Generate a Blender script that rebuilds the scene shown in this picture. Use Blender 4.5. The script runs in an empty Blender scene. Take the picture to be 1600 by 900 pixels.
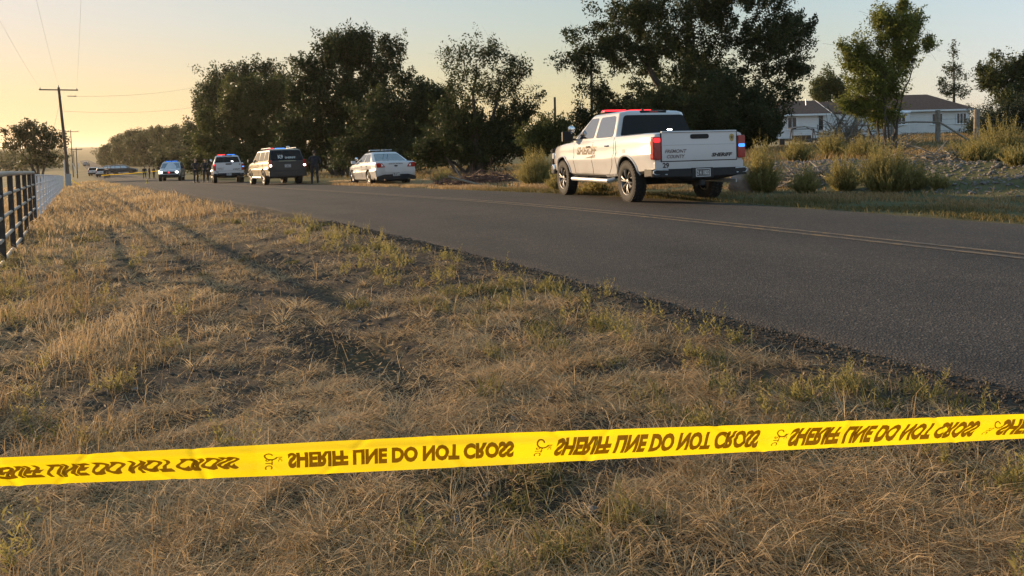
import bpy, bmesh, math, random
import numpy as np
from mathutils import Vector, Matrix

R = math.radians
scene = bpy.context.scene
COL = scene.collection

# ------------------------------------------------------------------ camera
FPX = 1186.0                 # focal length in photo pixels (photo is 1600 wide)
PY = 280.0                   # the photo is a crop: optical centre lies above its middle
CAM_H = 1.25
cam_d = bpy.data.cameras.new('camera')
cam = bpy.data.objects.new('camera', cam_d)
COL.objects.link(cam)
cam_d.sensor_width = 36.0
cam_d.lens = 36.0 * FPX / 1600.0
cam_d.shift_y = -(450.0 - PY) / 1600.0
cam_d.clip_start = 0.05
cam_d.clip_end = 20000
CM = Matrix.Rotation(R(90 - 2.88), 3, 'X') @ Matrix.Rotation(R(-1.26), 3, 'Z')
cam.matrix_world = Matrix.Translation((0, 0, CAM_H)) @ CM.to_4x4()
scene.camera = cam

# ------------------------------------------------------------------ sky and sun
SUN_AZ = 56.0                # degrees to the left of the camera's heading
SUN_EL = 9.5
world = bpy.data.worlds.new('World')
scene.world = world
world.use_nodes = True
wn = world.node_tree
bg = wn.nodes['Background']
sky = wn.nodes.new('ShaderNodeTexSky')
sky.sky_type = 'NISHITA'
sky.sun_disc = False
sky.sun_elevation = R(SUN_EL)
sky.sun_rotation = R(-SUN_AZ)
sky.air_density = 1.0
sky.dust_density = 1.5
sky.ozone_density = 1.0
sky.altitude = 1500
# evening dust: the glow round the low sun is capped and the low sky is warmed
def vmath(op, a, b=None):
    n = wn.nodes.new('ShaderNodeVectorMath'); n.operation = op
    for i, s in enumerate((a, b)):
        if s is None: continue
        if isinstance(s, tuple): n.inputs[i].default_value = s
        else: wn.links.new(s, n.inputs[i])
    return n.outputs[0]
SKY_K = 0.187
x_ = vmath('MULTIPLY', sky.outputs[0], (2.45 * SKY_K, 3.3 * SKY_K, 3.4 * SKY_K))
q_ = vmath('ADD', vmath('MULTIPLY', x_, (0.83, 1.06, 1.08)), (1, 1, 1))
y_ = vmath('DIVIDE', x_, q_)
wtc = wn.nodes.new('ShaderNodeTexCoord'); wsep = wn.nodes.new('ShaderNodeSeparateXYZ')
wn.links.new(wtc.outputs['Generated'], wsep.inputs[0])
wr = wn.nodes.new('ShaderNodeValToRGB'); we = wr.color_ramp.elements
for _ in range(2): we.new(0.5)
for i_, (p_, c_) in enumerate(((0.0, (1.04, .86, .48)), (.06, (1.02, .94, .58)), (.15, (.965, 1.0, .90)), (.26, (.95, 1.0, 1.07)))):
    we[i_].position = p_; we[i_].color = (*c_, 1)
wn.links.new(wsep.outputs['Z'], wr.inputs[0])
# warm only towards the sun; the sky behind the camera stays cool
wd = wn.nodes.new('ShaderNodeVectorMath'); wd.operation = 'DOT_PRODUCT'
wd.inputs[1].default_value = (-math.sin(R(SUN_AZ)), math.cos(R(SUN_AZ)), 0); wn.links.new(wtc.outputs['Generated'], wd.inputs[0])
wm = wn.nodes.new('ShaderNodeMapRange'); wm.inputs[1].default_value = -0.15; wm.inputs[2].default_value = 0.35; wn.links.new(wd.outputs['Value'], wm.inputs[0])
wx = wn.nodes.new('ShaderNodeMix'); wx.data_type = 'RGBA'; wx.inputs['A'].default_value = (1.30, 1.32, 1.42, 1)
wn.links.new(wm.outputs[0], wx.inputs['Factor']); wn.links.new(wr.outputs[0], wx.inputs['B'])
z_ = vmath('MULTIPLY', vmath('MULTIPLY', y_, wx.outputs['Result']), (1 / SKY_K,) * 3)
wn.links.new(z_, bg.inputs[0])
bg.inputs[1].default_value = 0.10
sl = bpy.data.lights.new('sun', 'SUN')
sl.energy = 4.9
sl.angle = R(0.8)
sl.color = (1.0, 0.70, 0.41)
sun = bpy.data.objects.new('sun', sl)
COL.objects.link(sun)
sd = Vector((-math.sin(R(SUN_AZ)) * math.cos(R(SUN_EL)), math.cos(R(SUN_AZ)) * math.cos(R(SUN_EL)), math.sin(R(SUN_EL))))
sun.rotation_euler = sd.to_track_quat('Z', 'Y').to_euler()
vs = scene.view_settings
vs.view_transform = 'Standard'
vs.look = 'None'
vs.gamma = 1.0
vs.use_curve_mapping = False
vs.exposure = 0.86
scene.cycles.max_bounces = 6
scene.cycles.transparent_max_bounces = 8
scene.cycles.volume_bounces = 0
scene.cycles.use_denoising = True

# ------------------------------------------------------------------ numeric helpers
_tabs = {}
def vnoise(x, y, seed=0):
    if seed not in _tabs:
        _tabs[seed] = np.random.RandomState(seed + 11).rand(256, 256)
    T = _tabs[seed]
    x = np.asarray(x, float); y = np.asarray(y, float)
    xi = np.floor(x).astype(int); yi = np.floor(y).astype(int)
    fx = x - xi; fy = y - yi
    fx = fx * fx * (3 - 2 * fx); fy = fy * fy * (3 - 2 * fy)
    a = T[xi & 255, yi & 255]; b = T[(xi + 1) & 255, yi & 255]
    c = T[xi & 255, (yi + 1) & 255]; d = T[(xi + 1) & 255, (yi + 1) & 255]
    return (a * (1 - fx) + b * fx) * (1 - fy) + (c * (1 - fx) + d * fx) * fy
def fbm(x, y, seed=0, o=3):
    v = 0; a = 0.5; s = 1.0; tot = 0
    for k in range(o):
        v = v + a * vnoise(x * s + 17.3 * k, y * s - 9.1 * k, seed + k); tot += a
        a *= 0.5; s *= 2.03
    return v / tot
def sstep(a, b, x):
    t = np.clip((np.asarray(x, float) - a) / (b - a), 0, 1)
    return t * t * (3 - 2 * t)
def sp(x, w):
    return w * np.logaddexp(0, np.asarray(x, float) / w)

# road frame: s runs along the road, t across it to the right
UX, UY = -0.5, 0.866
NX, NY = 0.866, 0.5
T_NEAR, T_FAR, T_MID = 3.75, 11.0, 7.9
def st(x, y): return UX * x + UY * y, NX * x + NY * y
def xy(s, t): return UX * s + NX * t, UY * s + NY * t
def z_road(s):
    return -0.028 * sp(s - 11.5, 2.5) + 0.020 * sp(s - 150, 10) + 0.008 * sp(s - 420, 40)
def z_ground(x, y, fine=True):
    s, t = st(np.asarray(x, float), np.asarray(y, float))
    zr = z_road(s)
    # left verge falls towards the fence, fields beyond are flat
    z = zr - 0.26 * sstep(3.9, -0.6, t) - 0.25 * sstep(-1.0, -9.0, t) * sstep(0, 40, s)
    z = z + 0.10 * (fbm(s * 0.35, t * 0.5, 3) - 0.5) * sstep(3.6, 1.5, t)
    # right side: shoulder, yard
    w = 1 - sstep(8.0, 28.0, s - 0.5 * t)
    yard = 0.42 + 0.0115 * (t - 20)
    zy = zr + (yard - zr) * w + 0.10 * (1 - w)
    k = sstep(15.4, 18.8, t) * sstep(24, 12, s) + sstep(13, 19.5, t) * (1 - sstep(24, 12, s))
    z = z - 0.05 * sstep(11.0, 12.3, t) * (1 - k)
    z = z + (zy - z) * k
    # low berm of spoil along the yard
    berm = np.exp(-((t - 18.0) / 1.2) ** 2) * sstep(17.5, 12.5, s) * sstep(-14, -9, s)
    z = z + 0.16 * berm * (0.7 + 0.6 * fbm(s * 0.6, t * 0.6, 8))
    z = z - 0.07 * sstep(3.9, 4.25, t) * sstep(10.85, 10.5, t)      # bed under the road sheet
    # rolling far country
    far = sstep(500, 2600, np.hypot(x, y))
    z = z + far * (10 * fbm(x / 900.0, y / 900.0, 21) + 4)
    z = z + sstep(2300, 3600, np.hypot(x, y)) * (4 + 30 * fbm(x / 1500.0 + 3.3, y / 1500.0, 31))
    if fine:
        m = sstep(3.9, 3.2, t) * sstep(45, 20, np.abs(s))
        z = z + m * (0.05 * (fbm(s * 2.1, t * 2.1, 5) - 0.5) + 0.035 * (fbm(s * 7, t * 7, 6, 2) - 0.5))
        # tyre tread marks pressed into the bare soil
        for (cx, cy, ang, ln, wd) in TREADS:
            dx = np.asarray(x, float) - cx; dy = np.asarray(y, float) - cy
            a = dx * math.cos(ang) + dy * math.sin(ang); b = -dx * math.sin(ang) + dy * math.cos(ang)
            mm = sstep(ln, ln * 0.6, np.abs(a)) * sstep(wd, wd * 0.7, np.abs(b))
            z = z + mm * (0.012 * np.sin(2 * math.pi * (a + 0.35 * np.abs(b)) / 0.075) - 0.014)
    return z
TREADS = [(-1.35, 5.3, 2.2, 1.0, 0.20), (-0.95, 4.75, 2.2, 0.9, 0.17), (0.32, 2.55, 2.35, 0.75, 0.2), (-0.1, 2.9, 2.3, 0.6, 0.16), (-2.6, 8.6, 2.15, 1.6, 0.25)]
def gz(x, y): return float(z_ground(np.array([x]), np.array([y]))[0])

def unproj(px, py, d):
    return Vector((0, 0, CAM_H)) + CM @ Vector(((px - 800) / FPX * d, -(py - PY) / FPX * d, -d))
def ground_at(px, py):
    d = np.concatenate([np.arange(1.5, 60, 0.02), np.arange(60, 900, 0.3)])
    r = CM @ Vector(((px - 800) / FPX, -(py - PY) / FPX, -1))
    X, Y, Z = r.x * d, r.y * d, CAM_H + r.z * d
    hit = np.nonzero(Z <= z_ground(X, Y, False))[0]
    i = hit[0] if len(hit) else len(d) - 1
    return Vector((X[i], Y[i], float(z_ground(X[i:i+1], Y[i:i+1])[0])))
def foot(px, d):
    """point on the ground in the direction of photo column px at distance d"""
    p = unproj(px, 235 - 0.022 * px, d)
    return Vector((p.x, p.y, gz(p.x, p.y)))

# ------------------------------------------------------------------ materials
def newmat(name):
    m = bpy.data.materials.new(name); m.use_nodes = True
    nt = m.node_tree
    return m, nt, nt.nodes['Principled BSDF']
def noise_node(nt, scale, detail=4, rough=0.6, coord='Object', dist=0.0):
    tc = nt.nodes.new('ShaderNodeTexCoord')
    n = nt.nodes.new('ShaderNodeTexNoise')
    n.inputs['Scale'].default_value = scale; n.inputs['Detail'].default_value = detail
    n.inputs['Roughness'].default_value = rough; n.inputs['Distortion'].default_value = dist
    nt.links.new(tc.outputs[coord], n.inputs['Vector'])
    return n
def ramp(nt, src, stops):
    r = nt.nodes.new('ShaderNodeValToRGB')
    e = r.color_ramp.elements
    while len(e) < len(stops): e.new(0.5)
    for i, (p, c) in enumerate(stops):
        e[i].position = p; e[i].color = (c[0], c[1], c[2], 1)
    nt.links.new(src, r.inputs[0])
    return r
def bump(nt, src, bsdf, strength=0.3, dist=0.02):
    b = nt.nodes.new('ShaderNodeBump'); b.inputs['Strength'].default_value = strength; b.inputs['Distance'].default_value = dist
    nt.links.new(src, b.inputs['Height']); nt.links.new(b.outputs[0], bsdf.inputs['Normal'])
def simple(name, col, rough=0.6, metal=0.0, var=0.15, scale=8.0, bmp=0.0, coat=0.0, spec=None, emit=None, es=0.0):
    m, nt, b = newmat(name)
    n = noise_node(nt, scale)
    lo = [c * (1 - var) for c in col]; hi = [min(1, c * (1 + var)) for c in col]
    r = ramp(nt, n.outputs['Fac'], [(0.3, lo), (0.7, hi)])
    nt.links.new(r.outputs[0], b.inputs['Base Color'])
    b.inputs['Roughness'].default_value = rough; b.inputs['Metallic'].default_value = metal
    if coat: b.inputs['Coat Weight'].default_value = coat; b.inputs['Coat Roughness'].default_value = 0.04
    if spec is not None: b.inputs['Specular IOR Level'].default_value = spec
    if bmp: bump(nt, n.outputs['Fac'], b, bmp, 0.01)
    if emit: b.inputs['Emission Color'].default_value = (*emit, 1); b.inputs['Emission Strength'].default_value = es
    return m
def foliage(name, c0, c1, trans=0.45, rough=0.6):
    """leaf / blade material: colour from the per-leaf attribute 'tint', light passes through"""
    m, nt, b = newmat(name)
    at = nt.nodes.new('ShaderNodeAttribute'); at.attribute_name = 'tint'
    stops = [(0.0, c0), (1.0, c1)] if not isinstance(c0[0], tuple) else c0
    r = ramp(nt, at.outputs['Fac'], stops)
    tr = nt.nodes.new('ShaderNodeBsdfTranslucent')
    mx = nt.nodes.new('ShaderNodeMixShader'); mx.inputs[0].default_value = trans
    nt.links.new(r.outputs[0], b.inputs['Base Color']); nt.links.new(r.outputs[0], tr.inputs[0])
    b.inputs['Roughness'].default_value = rough; b.inputs['Specular IOR Level'].default_value = 0.25
    nt.links.new(b.outputs[0], mx.inputs[1]); nt.links.new(tr.outputs[0], mx.inputs[2])
    nt.links.new(mx.outputs[0], nt.nodes['Material Output'].inputs[0])
    return m
def paint(name, col, rough=0.22, coat=0.8, dirt=0.35):
    """vehicle paint with road dust low on the body"""
    m, nt, b = newmat(name)
    tc = nt.nodes.new('ShaderNodeTexCoord')
    sep = nt.nodes.new('ShaderNodeSeparateXYZ'); nt.links.new(tc.outputs['Object'], sep.inputs[0])
    n = noise_node(nt, 3.0, 6)
    mp = nt.nodes.new('ShaderNodeMapRange'); mp.inputs[1].default_value = 1.15; mp.inputs[2].default_value = 0.35
    mp.inputs[3].default_value = 0.03; mp.inputs[4].default_value = dirt
    nt.links.new(sep.outputs['Z'], mp.inputs[0])
    mul = nt.nodes.new('ShaderNodeMath'); mul.operation = 'MULTIPLY'
    nt.links.new(mp.outputs[0], mul.inputs[0]); nt.links.new(n.outputs['Fac'], mul.inputs[1])
    mx = nt.nodes.new('ShaderNodeMix'); mx.data_type = 'RGBA'
    mx.inputs['A'].default_value = (*col, 1); mx.inputs['B'].default_value = (0.28, 0.22, 0.16, 1)
    nt.links.new(mul.outputs[0], mx.inputs['Factor']); nt.links.new(mx.outputs['Result'], b.inputs['Base Color'])
    b.inputs['Roughness'].default_value = rough
    b.inputs['Coat Weight'].default_value = coat; b.inputs['Coat Roughness'].default_value = 0.05
    return m

M = {}
M['white'] = paint('white_paint', (0.52, 0.53, 0.55), 0.25, 0.8, 0.75)
M['black_paint'] = paint('black_paint', (0.008, 0.008, 0.009), 0.45, 0.12, 0.05)
M['sunlit_look_paint'] = paint('sunlit_look_paint', (0.44, 0.36, 0.22))  # pale gold puts low sunlight into the colour of the dark SUV's sides
M['dark_red'] = paint('dark_red_paint', (0.10, 0.012, 0.012))
M['plastic'] = simple('black_plastic', (0.012, 0.012, 0.013), 0.6, spec=0.3)
M['seam'] = simple('seam_dark', (0.02, 0.02, 0.02), 0.8)
M['rubber'] = simple('tyre_rubber', (0.022, 0.021, 0.02), 0.85, var=0.4, scale=20, bmp=0.3)
M['alloy'] = simple('alloy_rim', (0.09, 0.09, 0.094), 0.4, 0.9)
M['dark_rim'] = simple('dark_rim', (0.04, 0.04, 0.042), 0.4, 0.6)
M['chrome'] = simple('chrome', (0.75, 0.75, 0.76), 0.12, 1.0)
M['glass'] = simple('tinted_glass', (0.012, 0.014, 0.016), 0.04, var=0.05, spec=1.0)
M['glass'].node_tree.nodes['Principled BSDF'].inputs['IOR'].default_value = 2.6
M['rear_glass'] = simple('privacy_glass', (0.004, 0.0045, 0.005), 0.12, var=0.05, spec=0.22)
M['red_lens'] = simple('red_lens', (0.30, 0.006, 0.008), 0.2, coat=0.3)
M['red_lit'] = simple('red_lens_lit', (0.2, 0.004, 0.005), 0.25, emit=(1, 0.022, 0.03), es=0.9)
M['red_lamp'] = simple('red_beacon_lit', (0.12, 0.003, 0.004), 0.25, emit=(1, 0.022, 0.03), es=1.7)
M['blue_lamp'] = simple('blue_beacon_lit', (0.03, 0.08, 0.4), 0.2, emit=(0.05, 0.28, 1.0), es=1.0)
M['white_lamp'] = simple('white_lamp_lit', (0.8, 0.8, 0.8), 0.2, emit=(1.0, 0.96, 0.9), es=14.0)
M['clear_lens'] = simple('clear_lens', (0.55, 0.56, 0.58), 0.12, coat=0.6)
M['amber'] = simple('amber_lens', (0.5, 0.16, 0.02), 0.2)
M['ink'] = simple('black_lettering', (0.012, 0.012, 0.014), 0.4)
M['gold_ink'] = simple('bronze_lettering', (0.105, 0.072, 0.034), 0.35)
M['grey_ink'] = simple('grey_lettering', (0.11, 0.08, 0.07), 0.4)
M['shade_ink'] = simple('brown_stripe', (0.085, 0.065, 0.04), 0.35)
M['gold'] = simple('gold_badge', (0.34, 0.26, 0.09), 0.4, 0.3)
M['plate'] = simple('plate_dark', (0.10, 0.10, 0.10), 0.5, var=0.3, scale=40)
M['plate_ink'] = simple('plate_figures', (0.5, 0.5, 0.48), 0.5)
M['bark'] = simple('bark', (0.060, 0.048, 0.038), 0.9, var=0.4, scale=14, bmp=0.6)
M['pale_bark'] = simple('pale_bark', (0.14, 0.12, 0.095), 0.9, var=0.4, scale=14, bmp=0.6)
M['pole_wood'] = simple('pole_wood', (0.085, 0.062, 0.045), 0.85, var=0.35, scale=9, bmp=0.4)
M['grey_wood'] = simple('weathered_wood', (0.20, 0.175, 0.145), 0.9, var=0.4, scale=12, bmp=0.6)
M['red_wood'] = simple('reddish_brush_wood', (0.12, 0.070, 0.055), 0.9, var=0.5, scale=10, bmp=0.5)
M['galv'] = simple('galvanised_steel', (0.50, 0.51, 0.52), 0.42, 0.5, var=0.2, scale=15)
M['pale_steel'] = simple('pale_panel_steel', (0.66, 0.65, 0.67), 0.4, 0.1, var=0.12)
M['clod'] = simple('soil_clods', (0.075, 0.058, 0.044), 0.95, var=0.4, scale=30)
M['rail_paint'] = simple('worn_rail_paint', (0.34, 0.31, 0.27), 0.5, 0.2, var=0.3, scale=12)
M['post_dark'] = simple('dark_fence_post', (0.045, 0.036, 0.03), 0.85, var=0.4, scale=12, bmp=0.4)
M['box_grey'] = simple('grey_cabinet_paint', (0.30, 0.32, 0.33), 0.5)
M['wire'] = simple('wire', (0.10, 0.095, 0.09), 0.5)
M['insul'] = simple('insulator', (0.22, 0.19, 0.17), 0.3)
M['siding'] = None
M['roof'] = simple('brown_shingles', (0.14, 0.070, 0.045), 0.9, var=0.35, scale=6, bmp=0.5)
M['trim'] = simple('white_trim', (0.72, 0.74, 0.76), 0.6)
M['window_dark'] = simple('house_window', (0.02, 0.022, 0.026), 0.1, var=0.1)
M['iron'] = simple('dark_iron', (0.03, 0.026, 0.024), 0.6)
M['cushion'] = simple('swing_cushion', (0.11, 0.08, 0.06), 0.9)
M['stone'] = simple('grey_stone', (0.155, 0.138, 0.125), 0.95, var=0.4, scale=9, bmp=0.7)
M['pink_stone'] = simple('pinkish_stone', (0.30, 0.22, 0.18), 0.95, var=0.3, scale=6, bmp=0.6)
M['uniform'] = simple('dark_uniform', (0.014, 0.015, 0.020), 0.85, var=0.3)
M['trousers'] = simple('dark_trousers', (0.020, 0.020, 0.024), 0.85, var=0.3)
M['boots'] = simple('black_boots', (0.010, 0.010, 0.010), 0.5)
M['skin'] = simple('skin', (0.42, 0.26, 0.18), 0.55)
M['hair'] = simple('dark_hair', (0.022, 0.016, 0.012), 0.7)
M['tan'] = simple('tan_shirt', (0.25, 0.19, 0.12), 0.85)
M['yellow_post'] = simple('yellow_marker', (0.6, 0.45, 0.05), 0.6)

# clapboard siding
m, nt, b = newmat('white_siding')
tc = nt.nodes.new('ShaderNodeTexCoord'); sep = nt.nodes.new('ShaderNodeSeparateXYZ')
nt.links.new(tc.outputs['Object'], sep.inputs[0])
w = nt.nodes.new('ShaderNodeMath'); w.operation = 'MODULO'; w.inputs[1].default_value = 0.2
nt.links.new(sep.outputs['Z'], w.inputs[0])
bb = nt.nodes.new('ShaderNodeBump'); bb.inputs['Strength'].default_value = 1.0; bb.inputs['Distance'].default_value = 0.25
nt.links.new(w.outputs[0], bb.inputs['Height']); nt.links.new(bb.outputs[0], b.inputs['Normal'])
r = ramp(nt, noise_node(nt, 1.2, 5).outputs['Fac'], [(0.3, (0.76, 0.77, 0.79)), (0.7, (0.86, 0.87, 0.88))])
nt.links.new(r.outputs[0], b.inputs['Base Color']); b.inputs['Roughness'].default_value = 0.6
M['siding'] = m

# police tape plastic: lets some of the sunlight through
m, nt, b = newmat('yellow_tape')
b.inputs['Roughness'].default_value = 0.28
n = noise_node(nt, 5, 3); nw = noise_node(nt, 16, 5, .6, dist=1.5); bump(nt, nw.outputs['Fac'], b, 0.45, 0.02)
r = ramp(nt, n.outputs['Fac'], [(0.3, (0.90, 0.69, 0.010)), (0.7, (0.95, 0.76, 0.014))])
tr = nt.nodes.new('ShaderNodeBsdfTranslucent'); mx = nt.nodes.new('ShaderNodeMixShader'); mx.inputs[0].default_value = 0.6
nt.links.new(r.outputs[0], b.inputs['Base Color']); nt.links.new(r.outputs[0], tr.inputs[0])
nt.links.new(b.outputs[0], mx.inputs[1]); nt.links.new(tr.outputs[0], mx.inputs[2])
nt.links.new(mx.outputs[0], nt.nodes['Material Output'].inputs[0])
M['tape'] = m
M['tape_ink'] = foliage('tape_lettering', (0.30, 0.18, 0.008), (0.30, 0.18, 0.008), 0.55)

# ground: soil / dry field / grey spoil / lawn, mixed by where each grows
m, nt, b = newmat('ground_soil')
n1 = noise_node(nt, 1.1, 8, 0.65); n2 = noise_node(nt, 22, 6, 0.7); n3 = noise_node(nt, 0.05, 6)
soil = ramp(nt, n2.outputs['Fac'], [(0.28, (0.034, 0.027, 0.021)), (0.55, (0.080, 0.062, 0.046)), (0.8, (0.15, 0.118, 0.088))])
straw = ramp(nt, n2.outputs['Fac'], [(0.3, (0.16, 0.115, 0.055)), (0.7, (0.29, 0.215, 0.105))])
mxa = nt.nodes.new('ShaderNodeMix'); mxa.data_type = 'RGBA'
fa = ramp(nt, n1.outputs['Fac'], [(0.48, (0, 0, 0)), (0.66, (0.35, 0.35, 0.35))])
nt.links.new(fa.outputs[0], mxa.inputs['Factor']); nt.links.new(soil.outputs[0], mxa.inputs['A']); nt.links.new(straw.outputs[0], mxa.inputs['B'])
prev = mxa.outputs['Result']
for attr, stops, src in (('field', [(0.3, (0.17, 0.14, 0.07)), (0.5, (0.26, 0.20, 0.10)), (0.72, (0.12, 0.13, 0.055))], n3), ('spoil', [(0.3, (0.13, 0.115, 0.105)), (0.7, (0.24, 0.215, 0.195))], n2), ('lawn', [(0.3, (0.065, 0.075, 0.032)), (0.7, (0.15, 0.13, 0.065))], n1)):
    at = nt.nodes.new('ShaderNodeAttribute'); at.attribute_name = attr
    rr = ramp(nt, src.outputs['Fac'], stops)
    mm = nt.nodes.new('ShaderNodeMix'); mm.data_type = 'RGBA'
    nt.links.new(at.outputs['Fac'], mm.inputs['Factor']); nt.links.new(prev, mm.inputs['A']); nt.links.new(rr.outputs[0], mm.inputs['B'])
    prev = mm.outputs['Result']
nt.links.new(prev, b.inputs['Base Color']); b.inputs['Roughness'].default_value = 0.95; b.inputs['Specular IOR Level'].default_value = 0.1
bump(nt, n2.outputs['Fac'], b, 0.8, 0.03)
M['ground'] = m

# chip-seal asphalt
m, nt, b = newmat('asphalt')
n1 = noise_node(nt, 0.5, 6); n2 = nt.nodes.new('ShaderNodeTexVoronoi'); n2.inputs['Scale'].default_value = 75
tc = nt.nodes.new('ShaderNodeTexCoord'); nt.links.new(tc.outputs['Object'], n2.inputs['Vector'])
chips = ramp(nt, n2.outputs['Color'], [(0.1, (0.032, 0.027, 0.023)), (0.7, (0.062, 0.052, 0.044)), (1.0, (0.17, 0.145, 0.12))])
base = ramp(nt, n1.outputs['Fac'], [(0.3, (0.80, 0.79, 0.78)), (0.7, (1.0, 0.98, 0.95))])
ml = nt.nodes.new('ShaderNodeMix'); ml.data_type = 'RGBA'; ml.blend_type = 'MULTIPLY'; ml.inputs['Factor'].default_value = 1
nt.links.new(chips.outputs[0], ml.inputs['A']); nt.links.new(base.outputs[0], ml.inputs['B'])
# wheel tracks: paler polished bands per lane, darker between, dust towards the edges
dt = nt.nodes.new('ShaderNodeVectorMath'); dt.operation = 'DOT_PRODUCT'; dt.inputs[1].default_value = (NX, NY, 0)
nt.links.new(tc.outputs['Object'], dt.inputs[0])
n4 = noise_node(nt, 0.35, 5); mr = nt.nodes.new('ShaderNodeMapRange'); mr.inputs[1].default_value = 3.4; mr.inputs[2].default_value = 11.4
ad = nt.nodes.new('ShaderNodeMath'); ad.operation = 'MULTIPLY_ADD'; ad.inputs[1].default_value = 0.9; nt.links.new(n4.outputs['Fac'], ad.inputs[0]); nt.links.new(dt.outputs['Value'], ad.inputs[2])
sb = nt.nodes.new('ShaderNodeMath'); sb.operation = 'SUBTRACT'; sb.inputs[1].default_value = 0.45; nt.links.new(ad.outputs[0], sb.inputs[0]); nt.links.new(sb.outputs[0], mr.inputs[0])
rb = ramp(nt, mr.outputs[0], [(0.02, (1.5, 1.35, 1.15)), (0.09, (.86, .86, .86)), (0.16, (1.10, 1.08, 1.05)), (0.27, (.88, .88, .88)), (0.40, (1.12, 1.10, 1.06)), (0.53, (.80, .80, .80)), (0.64, (1.06, 1.04, 1.02)), (0.74, (.88, .88, .88)), (0.86, (1.06, 1.04, 1.0)), (0.97, (1.35, 1.2, 1.0))])
n5 = noise_node(nt, 0.9, 9, 0.75); r5 = ramp(nt, n5.outputs['Fac'], [(0.30, (.72, .71, .70)), (0.48, (1, 1, 1)), (0.72, (1.16, 1.13, 1.08))])
m2 = nt.nodes.new('ShaderNodeMix'); m2.data_type = 'RGBA'; m2.blend_type = 'MULTIPLY'; m2.inputs['Factor'].default_value = 1
m3 = nt.nodes.new('ShaderNodeMix'); m3.data_type = 'RGBA'; m3.blend_type = 'MULTIPLY'; m3.inputs['Factor'].default_value = 1
nt.links.new(ml.outputs['Result'], m2.inputs['A']); nt.links.new(rb.outputs[0], m2.inputs['B'])
nt.links.new(m2.outputs['Result'], m3.inputs['A']); nt.links.new(r5.outputs[0], m3.inputs['B'])
nt.links.new(m3.outputs['Result'], b.inputs['Base Color'])
b.inputs['Roughness'].default_value = 0.8; b.inputs['Specular IOR Level'].default_value = 0.3
bump(nt, n2.outputs['Distance'], b, 0.7, 0.012)
M['asphalt'] = m

# worn yellow road paint
m, nt, b = newmat('worn_yellow_line')
n = noise_node(nt, 9, 6, 0.7)
r = ramp(nt, n.outputs['Fac'], [(0.42, (0.07, 0.06, 0.05)), (0.64, (0.27, 0.155, 0.05))])
nt.links.new(r.outputs[0], b.inputs['Base Color']); b.inputs['Roughness'].default_value = 0.75
M['line'] = m

G1 = ((0.0, (0.070, 0.075, 0.026)), (0.22, (0.16, 0.125, 0.045)), (0.5, (0.355, 0.232, 0.112)), (1.0, (0.64, 0.475, 0.275)))
M['straw'] = foliage('dry_straw', [(a, tuple(c)) for a, c in G1], None, 0.4)
M['green_blade'] = foliage('green_blades', (0.055, 0.068, 0.020), (0.26, 0.22, 0.085), 0.45)
M['weed'] = foliage('yellow_green_weed', (0.125, 0.122, 0.038), (0.37, 0.305, 0.115), 0.55)
M['leaf_dark'] = foliage('leaves_dark', (0.022, 0.034, 0.012), (0.060, 0.075, 0.024), 0.35)
M['leaf_mid'] = foliage('leaves_mid', (0.035, 0.050, 0.014), (0.105, 0.115, 0.034), 0.42)
M['leaf_bright'] = foliage('leaves_bright', (0.07, 0.095, 0.020), (0.24, 0.25, 0.055), 0.5)
M['leaf_far'] = foliage('leaves_far', (0.030, 0.040, 0.016), (0.085, 0.090, 0.035), 0.4)
M['juniper'] = foliage('juniper_needles', (0.016, 0.026, 0.014), (0.040, 0.055, 0.026), 0.2)

# ------------------------------------------------------------------ mesh helpers
def tag(o, label=None, cat=None, group=None, kind=None):
    if label: o['label'] = label
    if cat: o['category'] = cat
    if group: o['group'] = group
    if kind: o['kind'] = kind
    return o
def empty(name, loc=(0, 0, 0), rz=0.0, label=None, cat=None, group=None, parent=None):
    o = bpy.data.objects.new(name, None); COL.objects.link(o)
    o.empty_display_size = 0.2
    o.location = loc; o.rotation_euler = (0, 0, rz)
    if parent: o.parent = parent
    return tag(o, label, cat, group)
def dup(o, parent=None):
    c = o.copy(); COL.objects.link(c); c.parent = parent
    for ch in list(o.children): dup(ch, c)
    return c
def np_mesh(name, V, quads=None, tris=None, mat=None, attrs=None, smooth=False, parent=None):
    me = bpy.data.meshes.new(name)
    V = np.asarray(V, np.float32)
    me.vertices.add(len(V)); me.vertices.foreach_set('co', V.ravel())
    nq = 0 if quads is None else len(quads); ntr = 0 if tris is None else len(tris)
    idx = []
    if nq: idx.append(np.asarray(quads, np.int32).ravel())
    if ntr: idx.append(np.asarray(tris, np.int32).ravel())
    idx = np.concatenate(idx)
    me.loops.add(len(idx)); me.loops.foreach_set('vertex_index', idx)
    me.polygons.add(nq + ntr)
    ls = np.concatenate([np.arange(nq) * 4, nq * 4 + np.arange(ntr) * 3]).astype(np.int32)
    me.polygons.foreach_set('loop_start', ls)
    if smooth: me.polygons.foreach_set('use_smooth', np.ones(nq + ntr, bool))
    for k, a in (attrs or {}).items():
        at = me.attributes.new(k, 'FLOAT', 'POINT'); at.data.foreach_set('value', np.asarray(a, np.float32))
    me.update(calc_edges=True); me.validate()
    o = bpy.data.objects.new(name, me); COL.objects.link(o)
    if mat: me.materials.append(mat)
    if parent: o.parent = parent
    return o

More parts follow.
